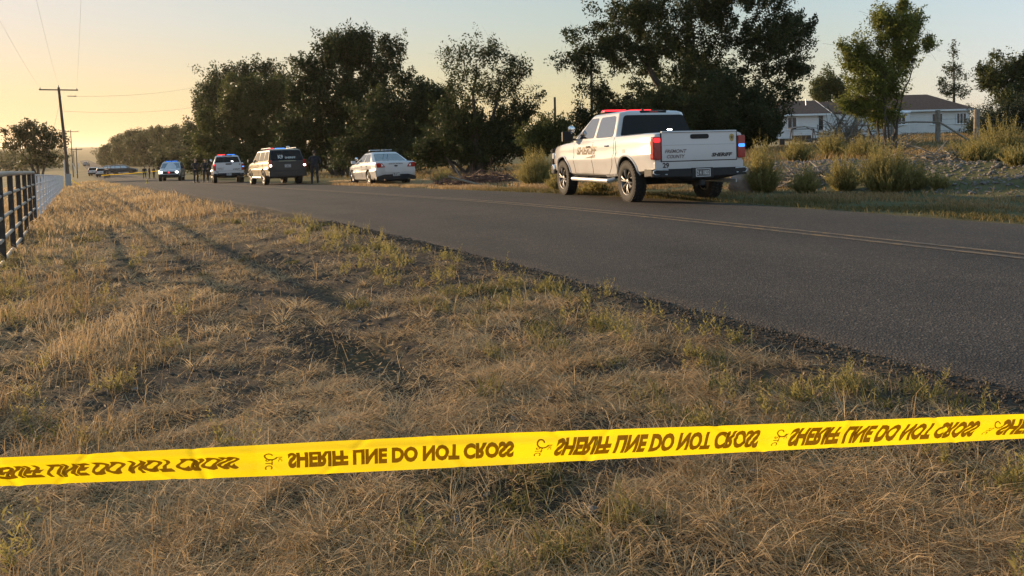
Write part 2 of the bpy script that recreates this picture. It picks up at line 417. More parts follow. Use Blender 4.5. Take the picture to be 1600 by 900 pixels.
class MB:
    def __init__(s): s.v = []; s.f = []; s.mi = []
    def add(s, vs, fs, mi=0):
        o = len(s.v); s.v += [tuple(p) for p in vs]
        for f in fs: s.f.append([o + i for i in f]); s.mi.append(mi)
    def box(s, c, size, mi=0, rot=None, taper=1.0):
        hx, hy, hz = size[0] / 2, size[1] / 2, size[2] / 2
        P = []
        for z, k in ((-hz, 1.0), (hz, taper)):
            for x, y in ((-hx, -hy), (hx, -hy), (hx, hy), (-hx, hy)):
                p = Vector((x * k, y * k, z))
                if rot is not None: p = rot @ p
                P.append(p + Vector(c))
        s.add(P, [(3, 2, 1, 0), (4, 5, 6, 7), (0, 1, 5, 4), (1, 2, 6, 5), (2, 3, 7, 6), (3, 0, 4, 7)], mi)
    def tube(s, pts, radii, n=8, mi=0, cap=True):
        pts = [Vector(p) for p in pts]
        if not hasattr(radii, '__len__'): radii = [radii] * len(pts)
        o = len(s.v); prev = None
        for i, p in enumerate(pts):
            d = (pts[min(i + 1, len(pts) - 1)] - pts[max(i - 1, 0)])
            if d.length < 1e-9: d = Vector((0, 0, 1))
            d.normalize()
            if prev is None:
                a = Vector((0, 0, 1)) if abs(d.z) < 0.9 else Vector((1, 0, 0))
                u = d.cross(a).normalized()
            else:
                u = (prev - d * prev.dot(d))
                u = u.normalized() if u.length > 1e-6 else d.orthogonal().normalized()
            prev = u; w = d.cross(u)
            for k in range(n):
                a = 2 * math.pi * k / n
                s.v.append(tuple(p + (u * math.cos(a) + w * math.sin(a)) * radii[i]))
        for i in range(len(pts) - 1):
            for k in range(n):
                a = o + i * n + k; b = o + i * n + (k + 1) % n
                s.f.append([a, b, b + n, a + n]); s.mi.append(mi)
        if cap:
            s.f.append([o + k for k in range(n)][::-1]); s.mi.append(mi)
            q = o + (len(pts) - 1) * n
            s.f.append([q + k for k in range(n)]); s.mi.append(mi)
    def ball(s, c, r, nu=12, nv=8, mi=0):
        if not hasattr(r, '__len__'): r = (r, r, r)
        P = [(c[0], c[1], c[2] - r[2])]
        for j in range(1, nv):
            a = math.pi * j / nv
            for k in range(nu):
                q = 2 * math.pi * k / nu
                P.append((c[0] + r[0] * math.sin(a) * math.cos(q), c[1] + r[1] * math.sin(a) * math.sin(q), c[2] - r[2] * math.cos(a)))
        P.append((c[0], c[1], c[2] + r[2])); L = len(P) - 1
        F = [(0, 1 + (k + 1) % nu, 1 + k) for k in range(nu)]
        for j in range(nv - 2):
            for k in range(nu):
                a = 1 + j * nu + k; b = 1 + j * nu + (k + 1) % nu
                F.append((a, b, b + nu, a + nu))
        q = 1 + (nv - 2) * nu
        F += [(q + k, q + (k + 1) % nu, L) for k in range(nu)]
        s.add(P, F, mi)
    def lathe(s, prof, n=28, axis='y', c=(0, 0, 0), mi=0, close=True):
        """prof: list of (radius, offset along axis)"""
        P = []
        for (r, h) in prof:
            for k in range(n):
                a = 2 * math.pi * k / n
                x, z = r * math.cos(a), r * math.sin(a)
                p = (x, h, z) if axis == 'y' else (x, z, h)
                P.append((p[0] + c[0], p[1] + c[1], p[2] + c[2]))
        F = []; m = len(prof)
        for i in range(m if close else m - 1):
            j = (i + 1) % m
            for k in range(n):
                F.append((i * n + k, i * n + (k + 1) % n, j * n + (k + 1) % n, j * n + k))
        s.add(P, F, mi)
    def loft(s, secs, mi=0, caps=True, closed=True):
        n = len(secs[0]); P = [p for q in secs for p in q]; F = []
        for i in range(len(secs) - 1):
            for k in range(n if closed else n - 1):
                a = i * n + k; b = i * n + (k + 1) % n
                F.append((a, b, b + n, a + n))
        if caps:
            F.append(tuple(range(n))[::-1]); F.append(tuple((len(secs) - 1) * n + k for k in range(n)))
        s.add(P, F, mi)
    def panel(s, pts, nrm, th, mi=0):
        """flat plate: outer outline pts, thickness th backwards along nrm"""
        nrm = Vector(nrm).normalized(); n = len(pts)
        P = [Vector(p) for p in pts] + [Vector(p) - nrm * th for p in pts]
        c = sum((P[i] for i in range(n)), Vector()) / n
        a = (P[0] - c).cross(P[1] - c)
        order = list(range(n))
        if a.dot(nrm) < 0: order = order[::-1]
        F = [tuple(order), tuple(n + i for i in order[::-1])]
        for i in range(n):
            a_, b_ = order[i], order[(i + 1) % n]
            F.append((b_, a_, n + a_, n + b_))
        s.add(P, F, mi)
    def build(s, name, mats, parent=None, smooth=True, bevel=0, seg=2, angle=35, loc=None):
        me = bpy.data.meshes.new(name); me.from_pydata(s.v, [], s.f)
        if not isinstance(mats, (list, tuple)): mats = [mats]
        for m_ in mats: me.materials.append(m_)
        if len(mats) > 1: me.polygons.foreach_set('material_index', s.mi)
        bm = bmesh.new(); bm.from_mesh(me); bmesh.ops.recalc_face_normals(bm, faces=bm.faces); bm.to_mesh(me); bm.free()
        if smooth:
            me.polygons.foreach_set('use_smooth', [True] * len(me.polygons))
            me.set_sharp_from_angle(angle=R(angle))
        me.update()
        o = bpy.data.objects.new(name, me); COL.objects.link(o)
        if parent: o.parent = parent
        if loc: o.location = loc
        if bevel:
            md = o.modifiers.new('bevel', 'BEVEL'); md.width = bevel; md.segments = seg; md.limit_method = 'ANGLE'; md.angle_limit = R(30)
            md.harden_normals = False
        return o
def bake(o):
    """evaluate an object's modifiers into its mesh"""
    bpy.context.view_layer.update()
    dg = bpy.context.evaluated_depsgraph_get()
    me = bpy.data.meshes.new_from_object(o.evaluated_get(dg))
    o.modifiers.clear(); old = o.data; o.data = me
    me.name = o.name
    return o
def cut(o, cutters):
    for c in cutters:
        md = o.modifiers.new('cut', 'BOOLEAN'); md.operation = 'DIFFERENCE'; md.object = c; md.solver = 'EXACT'
    bake(o)
    for c in cutters: bpy.data.objects.remove(c)
    return o
def rounded(pts, r, n=3):
    out = []; L = len(pts)
    for i in range(L):
        p = Vector(pts[i]); a = Vector(pts[i - 1]); b = Vector(pts[(i + 1) % L])
        da = (a - p); db = (b - p)
        ra = min(r, da.length * 0.45); rb = min(r, db.length * 0.45)
        p0 = p + da.normalized() * ra; p1 = p + db.normalized() * rb
        for k in range(n + 1):
            t = k / n
            out.append(tuple(p0 * (1 - t) ** 2 + p * 2 * t * (1 - t) + p1 * t * t))
    return out
_txt = {}
def text2d(body, bold=0.0, shear=0.0):
    """2-D outline mesh of a line of text, height of capitals = 1, starting at x=0"""
    key = (body, bold, shear)
    if key in _txt: return _txt[key]
    cu = bpy.data.curves.new('t', 'FONT'); cu.body = body; cu.size = 1; cu.offset = bold; cu.resolution_u = 3; cu.shear = shear
    o = bpy.data.objects.new('t', cu); COL.objects.link(o)
    bpy.context.view_layer.update()
    me = bpy.data.meshes.new_from_object(o.evaluated_get(bpy.context.evaluated_depsgraph_get()))
    V = [(v.co.x, v.co.y) for v in me.vertices]; F = [tuple(p.vertices) for p in me.polygons]
    bpy.data.objects.remove(o); bpy.data.curves.remove(cu); bpy.data.meshes.remove(me)
    x0 = min(v[0] for v in V); y0 = min(v[1] for v in V); h = max(v[1] for v in V) - y0
    V = [((a - x0) / h, (b_ - y0) / h) for a, b_ in V]
    _txt[key] = (V, F, max(v[0] for v in V))
    return _txt[key]
def text_on(mb, body, fn, width=None, height=1.0, bold=0.0, shear=0.0, mi=0):
    V, F, L = text2d(body, bold, shear)
    kx = (width / L) if width else height
    mb.add([fn(a * kx, b_ * height) for a, b_ in V], F, mi)
HAZE = True
# ------------------------------------------------------------------ ground, road
def graded(segs):
    out = []
    for a, b_, step in segs:
        if step > 0: out += list(np.arange(a, b_, step))
        else:                       # geometric growth away from zero
            k = abs(step); n = int(k)
            out += list(np.sign(b_ if abs(b_) > abs(a) else a) * np.geomspace(abs(a), abs(b_), n, endpoint=False))
    return np.unique(np.round(out, 4))
S = graded([(-6000, -30, -18), (-30, -4, 1.0), (-4, 0.8, 0.08), (0.8, 6.2, 0.018), (6.2, 12, 0.05), (12, 30, 0.2), (30, 130, 1.5), (130, 9000, -60)])
T = graded([(-9000, -30, -40), (-30, -4, 1.0), (-4, -1.0, 0.05), (-1.0, 2.3, 0.022), (2.3, 4.4, 0.05), (4.4, 10.4, 0.5), (10.4, 24, 0.2), (24, 110, 2.0), (110, 9000, -40)])
SS, TT = np.meshgrid(S, T, indexing='ij')
X, Y = xy(SS, TT)
Z = z_ground(X, Y)
ns, ntt = SS.shape
ii = (np.arange(ns - 1)[:, None] * ntt + np.arange(ntt - 1)[None, :]).ravel()
quads = np.stack([ii, ii + ntt, ii + ntt + 1, ii + 1], 1)
field = np.maximum(sstep(0.5, -3.0, TT) * 0.9 + sstep(25, 70, SS) * sstep(3.9, 3.0, TT) * 0.8, sstep(90, 300, np.hypot(X, Y)))
spoil = sstep(15.2, 16.0, TT) * sstep(20.0, 18.8, TT) * sstep(18.5, 14, SS)
lawn = sstep(10.5, 11.2, TT) * (1 - sstep(200, 500, np.hypot(X, Y)))
np_mesh('ground', np.stack([X, Y, Z], -1).reshape(-1, 3), quads, None, M['ground'],
        {'field': np.clip(field, 0, 1).ravel(), 'spoil': (spoil * (0.55 + 0.45 * fbm(X * 0.8, Y * 0.8, 4))).ravel(), 'lawn': lawn.ravel()}, True)['kind'] = 'structure'

RS = graded([(-60, -4, 2.0), (-4, 14, 0.06), (14, 40, 0.3), (40, 130, 1.5), (130, 700, 10)])
edge_n = T_NEAR + 0.16 * (fbm(RS * 0.7, RS * 0, 41) - 0.5) + 0.13 * (fbm(RS * 4.0, RS * 0 + 5, 42) - 0.5)
edge_f = T_FAR + 0.25 * (fbm(RS * 0.5, RS * 0 + 9, 43) - 0.5) + 0.12 * (fbm(RS * 3.0, RS * 0 + 5, 44) - 0.5)
def z_top(s, t):
    c = 1 - ((t - 7.4) / 3.7) ** 2
    return z_road(s) + 0.035 * c + 0.004 * np.sin(t * 2.1)
fr = np.concatenate([[0, 0.006, 0.02], np.linspace(0.05, 0.95, 16), [0.98, 0.994, 1.0]])
TTr = edge_n[:, None] + (edge_f - edge_n)[:, None] * fr[None, :]
SSr = np.repeat(RS[:, None], len(fr), 1)
Zr = z_top(SSr, TTr)
Zr[:, 0] -= 0.085; Zr[:, -1] -= 0.085; Zr[:, 1] -= 0.012; Zr[:, -2] -= 0.012
Xr, Yr = xy(SSr, TTr)
nr, nc = SSr.shape
ii = (np.arange(nr - 1)[:, None] * nc + np.arange(nc - 1)[None, :]).ravel()
np_mesh('road', np.stack([Xr, Yr, Zr], -1).reshape(-1, 3), np.stack([ii, ii + nc, ii + nc + 1, ii + 1], 1), None, M['asphalt'], None, True)['kind'] = 'structure'
LS = graded([(-20, 40, 0.5), (40, 140, 2.0)])
for off in (-0.13, 0.13):
    P = []
    for s_ in LS:
        for d_ in (-0.05, 0.05):
            x_, y_ = xy(s_, T_MID + off + d_); P.append((x_, y_, float(z_top(s_, T_MID + off + d_)) + 0.005))
    k = np.arange(len(LS) - 1) * 2
    np_mesh('road_marking', P, np.stack([k, k + 1, k + 3, k + 2], 1), None, M['line'])['kind'] = 'structure'

# ------------------------------------------------------------------ vehicles
def wheel(parent, x, y, r, w, side, spokes=6, rim='alloy', lugs=False):
    e = empty('wheel', (x, y, r), parent=parent)
    t = MB()
    t.lathe([(r * .62, -.40 * w), (r * .62, .40 * w), (r * .70, .47 * w), (r * .84, .50 * w), (r * .95, .46 * w), (r, .36 * w), (r, -.36 * w), (r * .95, -.46 * w), (r * .84, -.5 * w), (r * .70, -.47 * w)], 36)
    if lugs:
        for k in range(40):
            a = 2 * math.pi * k / 40
            for o_ in (-.3, 0.02, .34):
                t.box((math.cos(a + o_ * .3) * r * 1.0, o_ * w, math.sin(a + o_ * .3) * r * 1.0), (.03, w * .24, .045), rot=Matrix.Rotation(-(a + o_ * .3), 3, 'Y'))
    t.build('tyre', M['rubber'], e)
    q = MB(); s_ = side
    q.lathe([(r * .615, s_ * .44 * w), (r * .655, s_ * .46 * w), (r * .655, s_ * .40 * w), (r * .60, s_ * .36 * w), (r * .56, -s_ * .30 * w), (r * .52, -s_ * .30 * w), (r * .57, s_ * .36 * w)], 36, mi=0)
    q.lathe([(0.02, s_ * .05 * w), (r * .57, s_ * .05 * w), (r * .57, s_ * .02 * w), (0.02, s_ * .02 * w)], 24, mi=1)
    for k in range(spokes):
        a = 2 * math.pi * (k + .25) / spokes
        for da in (-.10, .10):
            u = Vector((math.cos(a + da * .4), 0, math.sin(a + da * .4))); v = Vector((math.cos(a + da * 1.6), 0, math.sin(a + da * 1.6)))
            p0 = u * r * .14 + Vector((0, s_ * .34 * w, 0)); p1 = v * r * .60 + Vector((0, s_ * .40 * w, 0))
            q.tube([p0, (p0 + p1) / 2 + Vector((0, s_ * .02, 0)), p1], [r * .055, r * .05, r * .06], 5, 0)
    q.lathe([(0.0, s_ * .42 * w), (r * .11, s_ * .42 * w), (r * .17, s_ * .36 * w), (r * .17, s_ * .1 * w), (0, s_ * .1 * w)], 14, mi=0)
    q.build('rim', [M[rim], M['dark_rim']], e)
    return e

class Car:
    def __init__(c, name, label, cat, loc, rz, cfg, group=None):
        c.cfg = cfg; c.st = cfg['st']; c.root = empty(name, loc, rz, label, cat, group)
        c.xs = [q[0] for q in c.st]
        c.gh = cfg['gh']
        c.make_body()
    PROF = ((.55, 0.0), (.90, 0.0), (.95, .06), (.962, .22), (.988, .38), (1.0, .45), (.998, .49), (.972, .57), (.980, .74), (.970, .89), (.942, .972), (.89, 1.0), (.45, None))
    def sec(c, x):
        q = [float(np.interp(x, c.xs, [s_[i] for s_ in c.st])) for i in range(1, 4)]
        return q
    def body_y(c, x, z):
        zb, zt, w = c.sec(x)
        v = (z - zb) / (zt - zb)
        pr = [p for p in c.PROF[1:] if p[1] is not None]
        return w * float(np.interp(v, [p[1] for p in pr], [p[0] for p in pr]))
    def make_body(c):
        cfg = c.cfg; secs = []
        for (x, zb, zt, w) in c.st:
            h = []
            for (a, v) in c.PROF:
                h.append((x, w * a, (zt + cfg.get('crown', .025)) if v is None else zb + (zt - zb) * v))
            secs.append(h + [(p[0], -p[1], p[2]) for p in h[::-1]])
        b_ = MB(); b_.loft(secs)
        mats = [M[cfg['paint']], M['seam']] + ([M[cfg['rear_paint']]] if cfg.get('rear_paint') else [])
        o = b_.build('body', mats, c.root)
        o.parent = None
        ar = cfg['arch']; r = cfg['r']; cs = []
        for ax in cfg['axles']:
            for sgn in (-1, 1):
                q = MB(); q.lathe([(0.0, sgn * .50), (ar, sgn * .50), (ar, sgn * 1.3), (0.0, sgn * 1.3)], 32, c=(ax, 0, r + .02), close=False)
                cs.append(q.build('cutter', M['seam']))
        if cfg.get('bed'):
            x0, x1, yw, z0 = cfg['bed']; q = MB(); q.box(((x0 + x1) / 2, 0, z0 + .6), (x1 - x0, 2 * yw, 1.2)); cs.append(q.build('cutter', M['seam']))
        cut(o, cs)
        me = o.data; me.materials.clear()
        for m_ in mats: me.materials.append(m_)
        for p in me.polygons:
            cx, cy, cz = p.center; p.material_index = 0
            for ax in cfg['axles']:
                d = math.hypot(cx - ax, cz - r - .02)
                if d < ar + .012 and abs(cy) > .47 and d < ar + .012 and (abs(cy) < .53 or abs(d - ar) < .03) and not (abs(p.normal.y) > .6 and abs(cy) > .6):
                    p.material_index = 1
            if p.normal.z < -.7 and cz < c.st[1][1] + .1: p.material_index = 1
            if cfg.get('bed') and abs(cy) < cfg['bed'][2] + .01 and cfg['bed'][0] - .01 < cx < cfg['bed'][1] + .01 and cz > cfg['bed'][3] - .01: p.material_index = 1
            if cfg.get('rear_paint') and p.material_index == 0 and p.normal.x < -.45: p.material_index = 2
        me.polygons.foreach_set('use_smooth', [True] * len(me.polygons)); me.set_sharp_from_angle(angle=R(32)); me.update()
        o.parent = c.root; c.body = o
        md = o.modifiers.new('bevel', 'BEVEL'); md.width = .018; md.segments = 2; md.limit_method = 'ANGLE'; md.angle_limit = R(40)
        g = c.gh
        def ring(z, xf, xr, w_):
            k = .10
            return [(xr, w_ - k * 1.2, z), (xr + k, w_, z), (xf - k * 1.6, w_, z), (xf - k * .3, w_ - k * 2.2, z), (xf, 0, z), (xf - k * .3, -w_ + k * 2.2, z), (xf - k * 1.6, -w_, z), (xr + k, -w_, z), (xr, -w_ + k * 1.2, z), (xr - .01, 0, z)]
        q = MB()
        zt = g['zt']; zb = g['zb']
        q.loft([ring(zb - .05, g['xfb'] + .05, g['xrb'], g['wb']), ring(zb, g['xfb'], g['xrb'], g['wb']), ring(zt, g['xft'], g['xrt'], g['wt']),
                ring(zt + .03, g['xft'] - .07, g['xrt'] + .05, g['wt'] - .05), ring(zt + g['crown'], g['xft'] - .4, g['xrt'] + .3, g['wt'] * .55)])
        gm = [M[cfg['paint']]]
        o2 = q.build('cabin', gm + ([M[cfg['rear_paint']]] if cfg.get('rear_paint') else []), c.root, bevel=.02)
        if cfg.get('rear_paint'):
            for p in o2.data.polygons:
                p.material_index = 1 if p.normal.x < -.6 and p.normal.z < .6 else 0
        for ax in cfg['axles']:
            for sgn in (-1, 1):
                wheel(c.root, ax, sgn * (cfg['track'] - cfg['tw'] * .5), r, cfg['tw'], sgn, cfg.get('spokes', 6), cfg.get('rim', 'alloy'), cfg.get('lugs', False))
        u = MB(); xr_, xf_ = c.st[1][0], c.st[-2][0]
        u.box(((xr_ + xf_) / 2, 0, c.st[2][1] - .02), (xf_ - xr_ - .3, 1.1, .16)); u.box((cfg['axles'][1], 0, r), (.16, 1.3, .14)); u.box((cfg['axles'][0], 0, r), (.16, 1.3, .14))
        u.build('chassis', M['seam'], c.root)
    # surface maps
    def side(c, x, z, off=0.0, sgn=1):
        g = c.gh; v = (z - g['zb']) / (g['zt'] - g['zb'])
        return (x, sgn * (g['wb'] + (g['wt'] - g['wb']) * v + off), z)
    def rear(c, y, z, off=0.0):
        g = c.gh; v = (z - g['zb']) / (g['zt'] - g['zb'])
        return (g['xrb'] + (g['xrt'] - g['xrb']) * v - off - .004, y, z)
    def front(c, y, z, off=0.0):
        g = c.gh; v = (z - g['zb']) / (g['zt'] - g['zb']); k = abs(y) / g['wb']
        return (g['xfb'] + (g['xft'] - g['xfb']) * v + off - .04 * k * k, y, z)
    def side_window(c, poly, mat='glass', rad=.06, name='side_window'):
        for sgn in (1, -1):
            b_ = MB(); b_.panel([c.side(x, z, .007, sgn) for x, z in rounded([(p[0], p[1], 0) for p in poly], rad) for x, z in [(x, z)]] if False else [c.side(p[0], p[1], .007, sgn) for p in rounded([(a, z, 0) for a, z in poly], rad)], (0, sgn, .3), .02)
            b_.build(name, M[mat], c.root, smooth=False)
    def end_window(c, poly, which, mat='glass', rad=.07, name='rear_window'):
        fn = c.rear if which == 'rear' else c.front
        b_ = MB(); b_.panel([fn(p[0], p[1], .009) for p in rounded([(a, z, 0) for a, z in poly], rad)], (-1 if which == 'rear' else 1, 0, .25), .02)
        return b_.build(name, M[mat], c.root, smooth=False)
    def seam(c, pts, wd=.010):
        """dark shut line on both body sides through (x,z) points"""
        for sgn in (1, -1):
            b_ = MB()
            for (x0, z0), (x1, z1) in zip(pts[:-1], pts[1:]):
                n = 6
                P = [(x0 + (x1 - x0) * k / n, z0 + (z1 - z0) * k / n) for k in range(n + 1)]
                b_.tube([(x, sgn * (c.body_y(x, z) + .001), z) for x, z in P], wd * .5, 4)
            b_.build('door_seam', M['seam'], c.root)
    def handle(c, x, z, mat):
        for sgn in (1, -1):
            b_ = MB(); y = sgn * (c.body_y(x, z) + .022)
            b_.tube([(x - .10, y - sgn * .02, z), (x - .08, y, z), (x + .08, y, z), (x + .10, y - sgn * .02, z)], .017, 6)
            b_.build('door_handle', mat, c.root)
    def mirror(c, x, z, y, size, mat='plastic'):
        for sgn in (1, -1):
            b_ = MB(); b_.box((x, sgn * y, z), size); b_.tube([(x + .03, sgn * (y - .35), z - size[2] * .4), (x + .02, sgn * (y - .05), z - size[2] * .2)], .03, 6)
            b_.build('door_mirror', M[mat], c.root, bevel=.03)
    def rbox(c, name, x, y0, y1, z0, z1, mat, th=.02, rad=.02, parent=None, sgn=-1):
        """rounded plate on the back (sgn -1) or front (+1)"""
        b_ = MB(); b_.panel([(x, p[0], p[1]) for p in rounded([(y0, z0, 0), (y1, z0, 0), (y1, z1, 0), (y0, z1, 0)], rad)], (sgn, 0, 0), th)
        return b_.build(name, M[mat] if isinstance(mat, str) else mat, parent or c.root, smooth=False)
    def light_bar(c, x, z, hw, red=None, blue=None, depth=.26, h=.07):
        b_ = MB(); b_.box((x, 0, z), (depth, hw * 2, h * .5)); 
        for y in (-.55 * hw, .55 * hw): b_.box((x, y, z - h * .5), (.08, .05, h * .8))
        o = b_.build('light_bar', M['plastic'], c.root, bevel=.01)
        for (nm, mt, y0, y1) in ((('red_beacon', red, .03, hw), ('blue_beacon', blue, -hw, -.03))):
            q = MB(); q.box((x, (y0 + y1) / 2, z + h * .5), (depth * .92, (y1 - y0), h * .62), taper=.9)
            q.build(nm, M[mt], o, bevel=.015)
        return o
    def plate(c, x, y, z, txt, w=.31, h=.155, sgn=-1, mat='plate', ink='plate_ink'):
        o = c.rbox('number_plate', x, y - w / 2, y + w / 2, z - h / 2, z + h / 2, mat, .012, .015, sgn=sgn)
        b_ = MB(); text_on(b_, txt, lambda a, k: (x + sgn * .003, y - sgn * -1 * 0 + (w * .42 - a) * (1 if sgn < 0 else -1), z - h * .27 + k), width=w * .84, height=h * .55, bold=.03)
        b_.build('plate_figures', M[ink], o, smooth=False)
        q = MB(); 
        for (a0, a1, k0, k1) in ((-w / 2, w / 2, h / 2 - .012, h / 2), (-w / 2, w / 2, -h / 2, -h / 2 + .012), (-w / 2, -w / 2 + .012, -h / 2, h / 2), (w / 2 - .012, w / 2, -h / 2, h / 2)):
            q.box((x + sgn * .004, y + (a0 + a1) / 2, z + (k0 + k1) / 2), (.006, a1 - a0, k1 - k0))
        q.build('plate_frame', M['clear_lens'], o)
    def rear_text(c, name, body, x, y, z, width, height, mat, bold=.02, shear=0.0, parent=None):
        b_ = MB(); text_on(b_, body, lambda a, k: (x - .004, y - a, z + k), width, height, bold, shear)
        return b_.build(name, M[mat], parent or c.root, smooth=False)

def pickup(name, label, loc, rz, rear_off=True):
    cfg = dict(paint='white', crown=.02,
        st=[(-2.93, .70, 1.345, .975), (-2.86, .62, 1.365, .99), (-2.3, .58, 1.37, 1.005), (-1.22, .52, 1.36, 1.0), (-.6, .48, 1.335, .995), (1.2, .48, 1.30, .995), (1.5, .50, 1.285, 1.0), (2.1, .54, 1.255, .995), (2.6, .55, 1.20, .965), (2.86, .60, 1.10, .90), (2.93, .64, 1.02, .84)],
        gh=dict(zb=1.30, zt=1.855, xfb=1.52, xrb=-1.20, xft=.62, xrt=-1.06, wb=.925, wt=.745, crown=.065),
        axles=(1.98, -1.76), r=.415, arch=.50, tw=.275, track=1.0, lugs=True, bed=(-2.84, -1.27, .80, .82))
    c = Car(name, label, 'pickup truck', loc, rz, cfg); rt = c.root
    # cab windows
    c.side_window([(-.98, 1.345), (-.02, 1.34), (-.06, 1.80), (-.86, 1.80)], rad=.09)
    c.side_window([(.10, 1.345), (1.12, 1.355), (.50, 1.80), (.07, 1.80)], rad=.06)
    rw = c.end_window([(-.84, 1.33), (.84, 1.33), (.70, 1.80), (-.70, 1.80)], 'rear', 'rear_glass')
    q = MB(); q.box((c.rear(-.32, 1.475)[0] - .012, -.32, 1.475), (.01, .11, .022)); q.build('window_lamp', M['white_lamp'], rw)
    c.end_window([(-.86, 1.36), (.86, 1.36), (.70, 1.81), (-.70, 1.81)], 'front', 'glass', name='windscreen')
    b_ = MB(); b_.box((c.rear(0, 1.868)[0] + .02, 0, 1.868), (.06, .62, .055)); bl = b_.build('brake_lamp', M['plastic'], rt, bevel=.015)
    q = MB(); q.box((c.rear(0, 1.868)[0] - .012, 0, 1.868), (.012, .20, .03)); q.build('lens', M['red_lens'], bl)
    # doors
    c.seam([(-1.14, 1.33), (-1.12, 1.0), (-1.02, .75), (-.84, .56)]); c.seam([(.03, 1.32), (.06, .90), (.06, .54)]); c.seam([(1.20, 1.29), (1.22, .90), (1.17, .54)])
    c.seam([(-.84, .545), (1.17, .545)]); c.seam([(-1.24, 1.35), (-1.25, .70), (-1.25, .56)], .014)
    c.handle(-.78, 1.16, M['chrome']); c.handle(.28, 1.16, M['plastic'])
    c.mirror(1.22, 1.42, 1.13, (.10, .26, .24))
    # spotlight on the pillar
    b_ = MB(); b_.lathe([(0, -.10), (.05, -.09), (.085, -.02), (.09, .04), (0, .05)], 16, 'z'); b_.tube([(0, 0, -.02), (-.02, -.1, -.12)], .015, 6)
    o = b_.build('spotlight', M['chrome'], rt); o.location = (1.28, 1.0, 1.60); o.rotation_euler = (R(90), 0, R(60))
    # running boards
    for sgn in (1, -1):
        b_ = MB(); b_.tube([(-.92, sgn * .86, .45), (-.86, sgn * .99, .41), (1.28, sgn * .99, .41), (1.34, sgn * .86, .45)], .045, 8)
        for x in (-.55, .3, 1.05): b_.tube([(x, sgn * .98, .415), (x, sgn * .7, .47)], .022, 6)
        b_.build('running_board', M['galv'], rt)
        # arch lips
        for ax in cfg['axles']:
            q = MB(); pts = []
            for k in range(19):
                a = R(14 + 152 * k / 18); x = ax + .515 * math.cos(a); z = .435 + .515 * math.sin(a)
                pts.append((x, sgn * (c.body_y(x, max(z, .58)) + .006), z))
            q.tube(pts, .022, 5); q.build('arch_lip', M['white'], rt)
    # tailgate
    x = -2.955
    tg = c.rbox('tailgate', x, -.80, .80, .825, 1.36, 'white', .05, .02)
    md = tg.modifiers.new('b', 'BEVEL'); md.width = .012; md.segments = 2
    q = MB(); q.box((x + .02, 0, 1.375), (.08, 1.60, .03)); q.build('top_cap', M['white'], tg, bevel=.01)
    c.rbox('tailgate_handle', x - .006, -.20, .20, 1.235, 1.325, 'plastic', .02, .05, tg)
    q = MB(); q.box((x - .002, 0, 1.13), (.008, 1.56, .012)); q.build('pressed_line', M['white'], tg, bevel=.004)
    for yy in (.812, -.812):
        q = MB(); q.box((x + .016, yy, 1.09), (.02, .014, .55)); q.build('tailgate_gap', M['seam'], tg)
    q = MB(); q.box((x + .016, 0, .815), (.02, 1.63, .014)); q.build('tailgate_gap', M['seam'], tg)
    c.rear_text('county_lettering', 'FREMONT', x, .74, .975, .46, .068, 'grey_ink', .02, .3, tg)
    c.rear_text('county_lettering', 'COUNTY', x, .70, .875, .38, .068, 'grey_ink', .02, .3, tg)
    c.rear_text('sheriff_lettering', 'SHERIFF', x, -.25, .885, .46, .075, 'ink', .05, .3, tg)
    q = MB(); q.panel([(x - .003, -.70 + .058 * math.sin(a) * (1 if math.cos(a) > -.3 else .8), 1.245 + .075 * math.cos(a)) for a in [2 * math.pi * k / 20 for k in range(20)]], (-1, 0, 0), .004)
    bd = q.build('star_badge', M['gold'], tg, smooth=False)
    q = MB(); pts = []
    for k in range(10):
        a = math.pi * k / 5; r_ = .040 if k % 2 == 0 else .018
        pts.append((x - .005, -.70 + r_ * math.sin(a), 1.25 + r_ * math.cos(a)))
    q.panel(pts, (-1, 0, 0), .003); q.build('star', M['shade_ink'], bd, smooth=False)
    # sill under the tailgate with fleet number
    sl_ = c.rbox('rear_sill', x + .004, -.95, .95, .675, .808, 'white', .06, .02)
    c.rear_text('fleet_number', '29', x + .004, .79, .695, .135, .10, 'ink', .035, 0, sl_)
    # tail lamps
    for sgn in (1, -1):
        y0, y1 = sorted((sgn * .825, sgn * .992))
        tl = c.rbox('tail_lamp', x - .012, y0, y1, .85, 1.29, 'red_lens', .12, .04)
        md = tl.modifiers.new('b', 'BEVEL'); md.width = .02; md.segments = 2
        c.rbox('lens', x - .022, sgn * .84 if sgn > 0 else -.98, sgn * .98 if sgn > 0 else -.84, 1.18, 1.265, 'red_lit' if sgn > 0 else 'red_lens', .02, .03, tl)
        c.rbox('lens', x - .022, min(sgn * .84, sgn * .98), max(sgn * .84, sgn * .98), 1.06, 1.125, 'red_lens' if sgn > 0 else 'blue_lamp', .02, .03, tl)
        c.rbox('lens', x - .022, min(sgn * .85, sgn * .975), max(sgn * .85, sgn * .975), .88, 1.02, 'red_lens', .02, .03, tl)
    # bumper
    b_ = MB(); prof = [(.0, .43), (-.13, .45), (-.17, .52), (-.16, .60), (-.15, .675), (0.0, .675)]
    secs = []
    for y in (-1.02, -.98, -.80, -.4, 0, .4, .8, .98, 1.02):
        inn = .10 if abs(y) > 1.0 else (.045 if abs(y) > .9 else 0)
        up = .09 if abs(y) > .6 else 0
        secs.append([(-2.88 + (a + inn if a < 0 else a + .25 * (abs(y) > .9)), y, z + (up if z < .5 else 0)) for a, z in prof])
    b_.loft(secs); bp = b_.build('rear_bumper', M['plastic'], rt, bevel=.015)
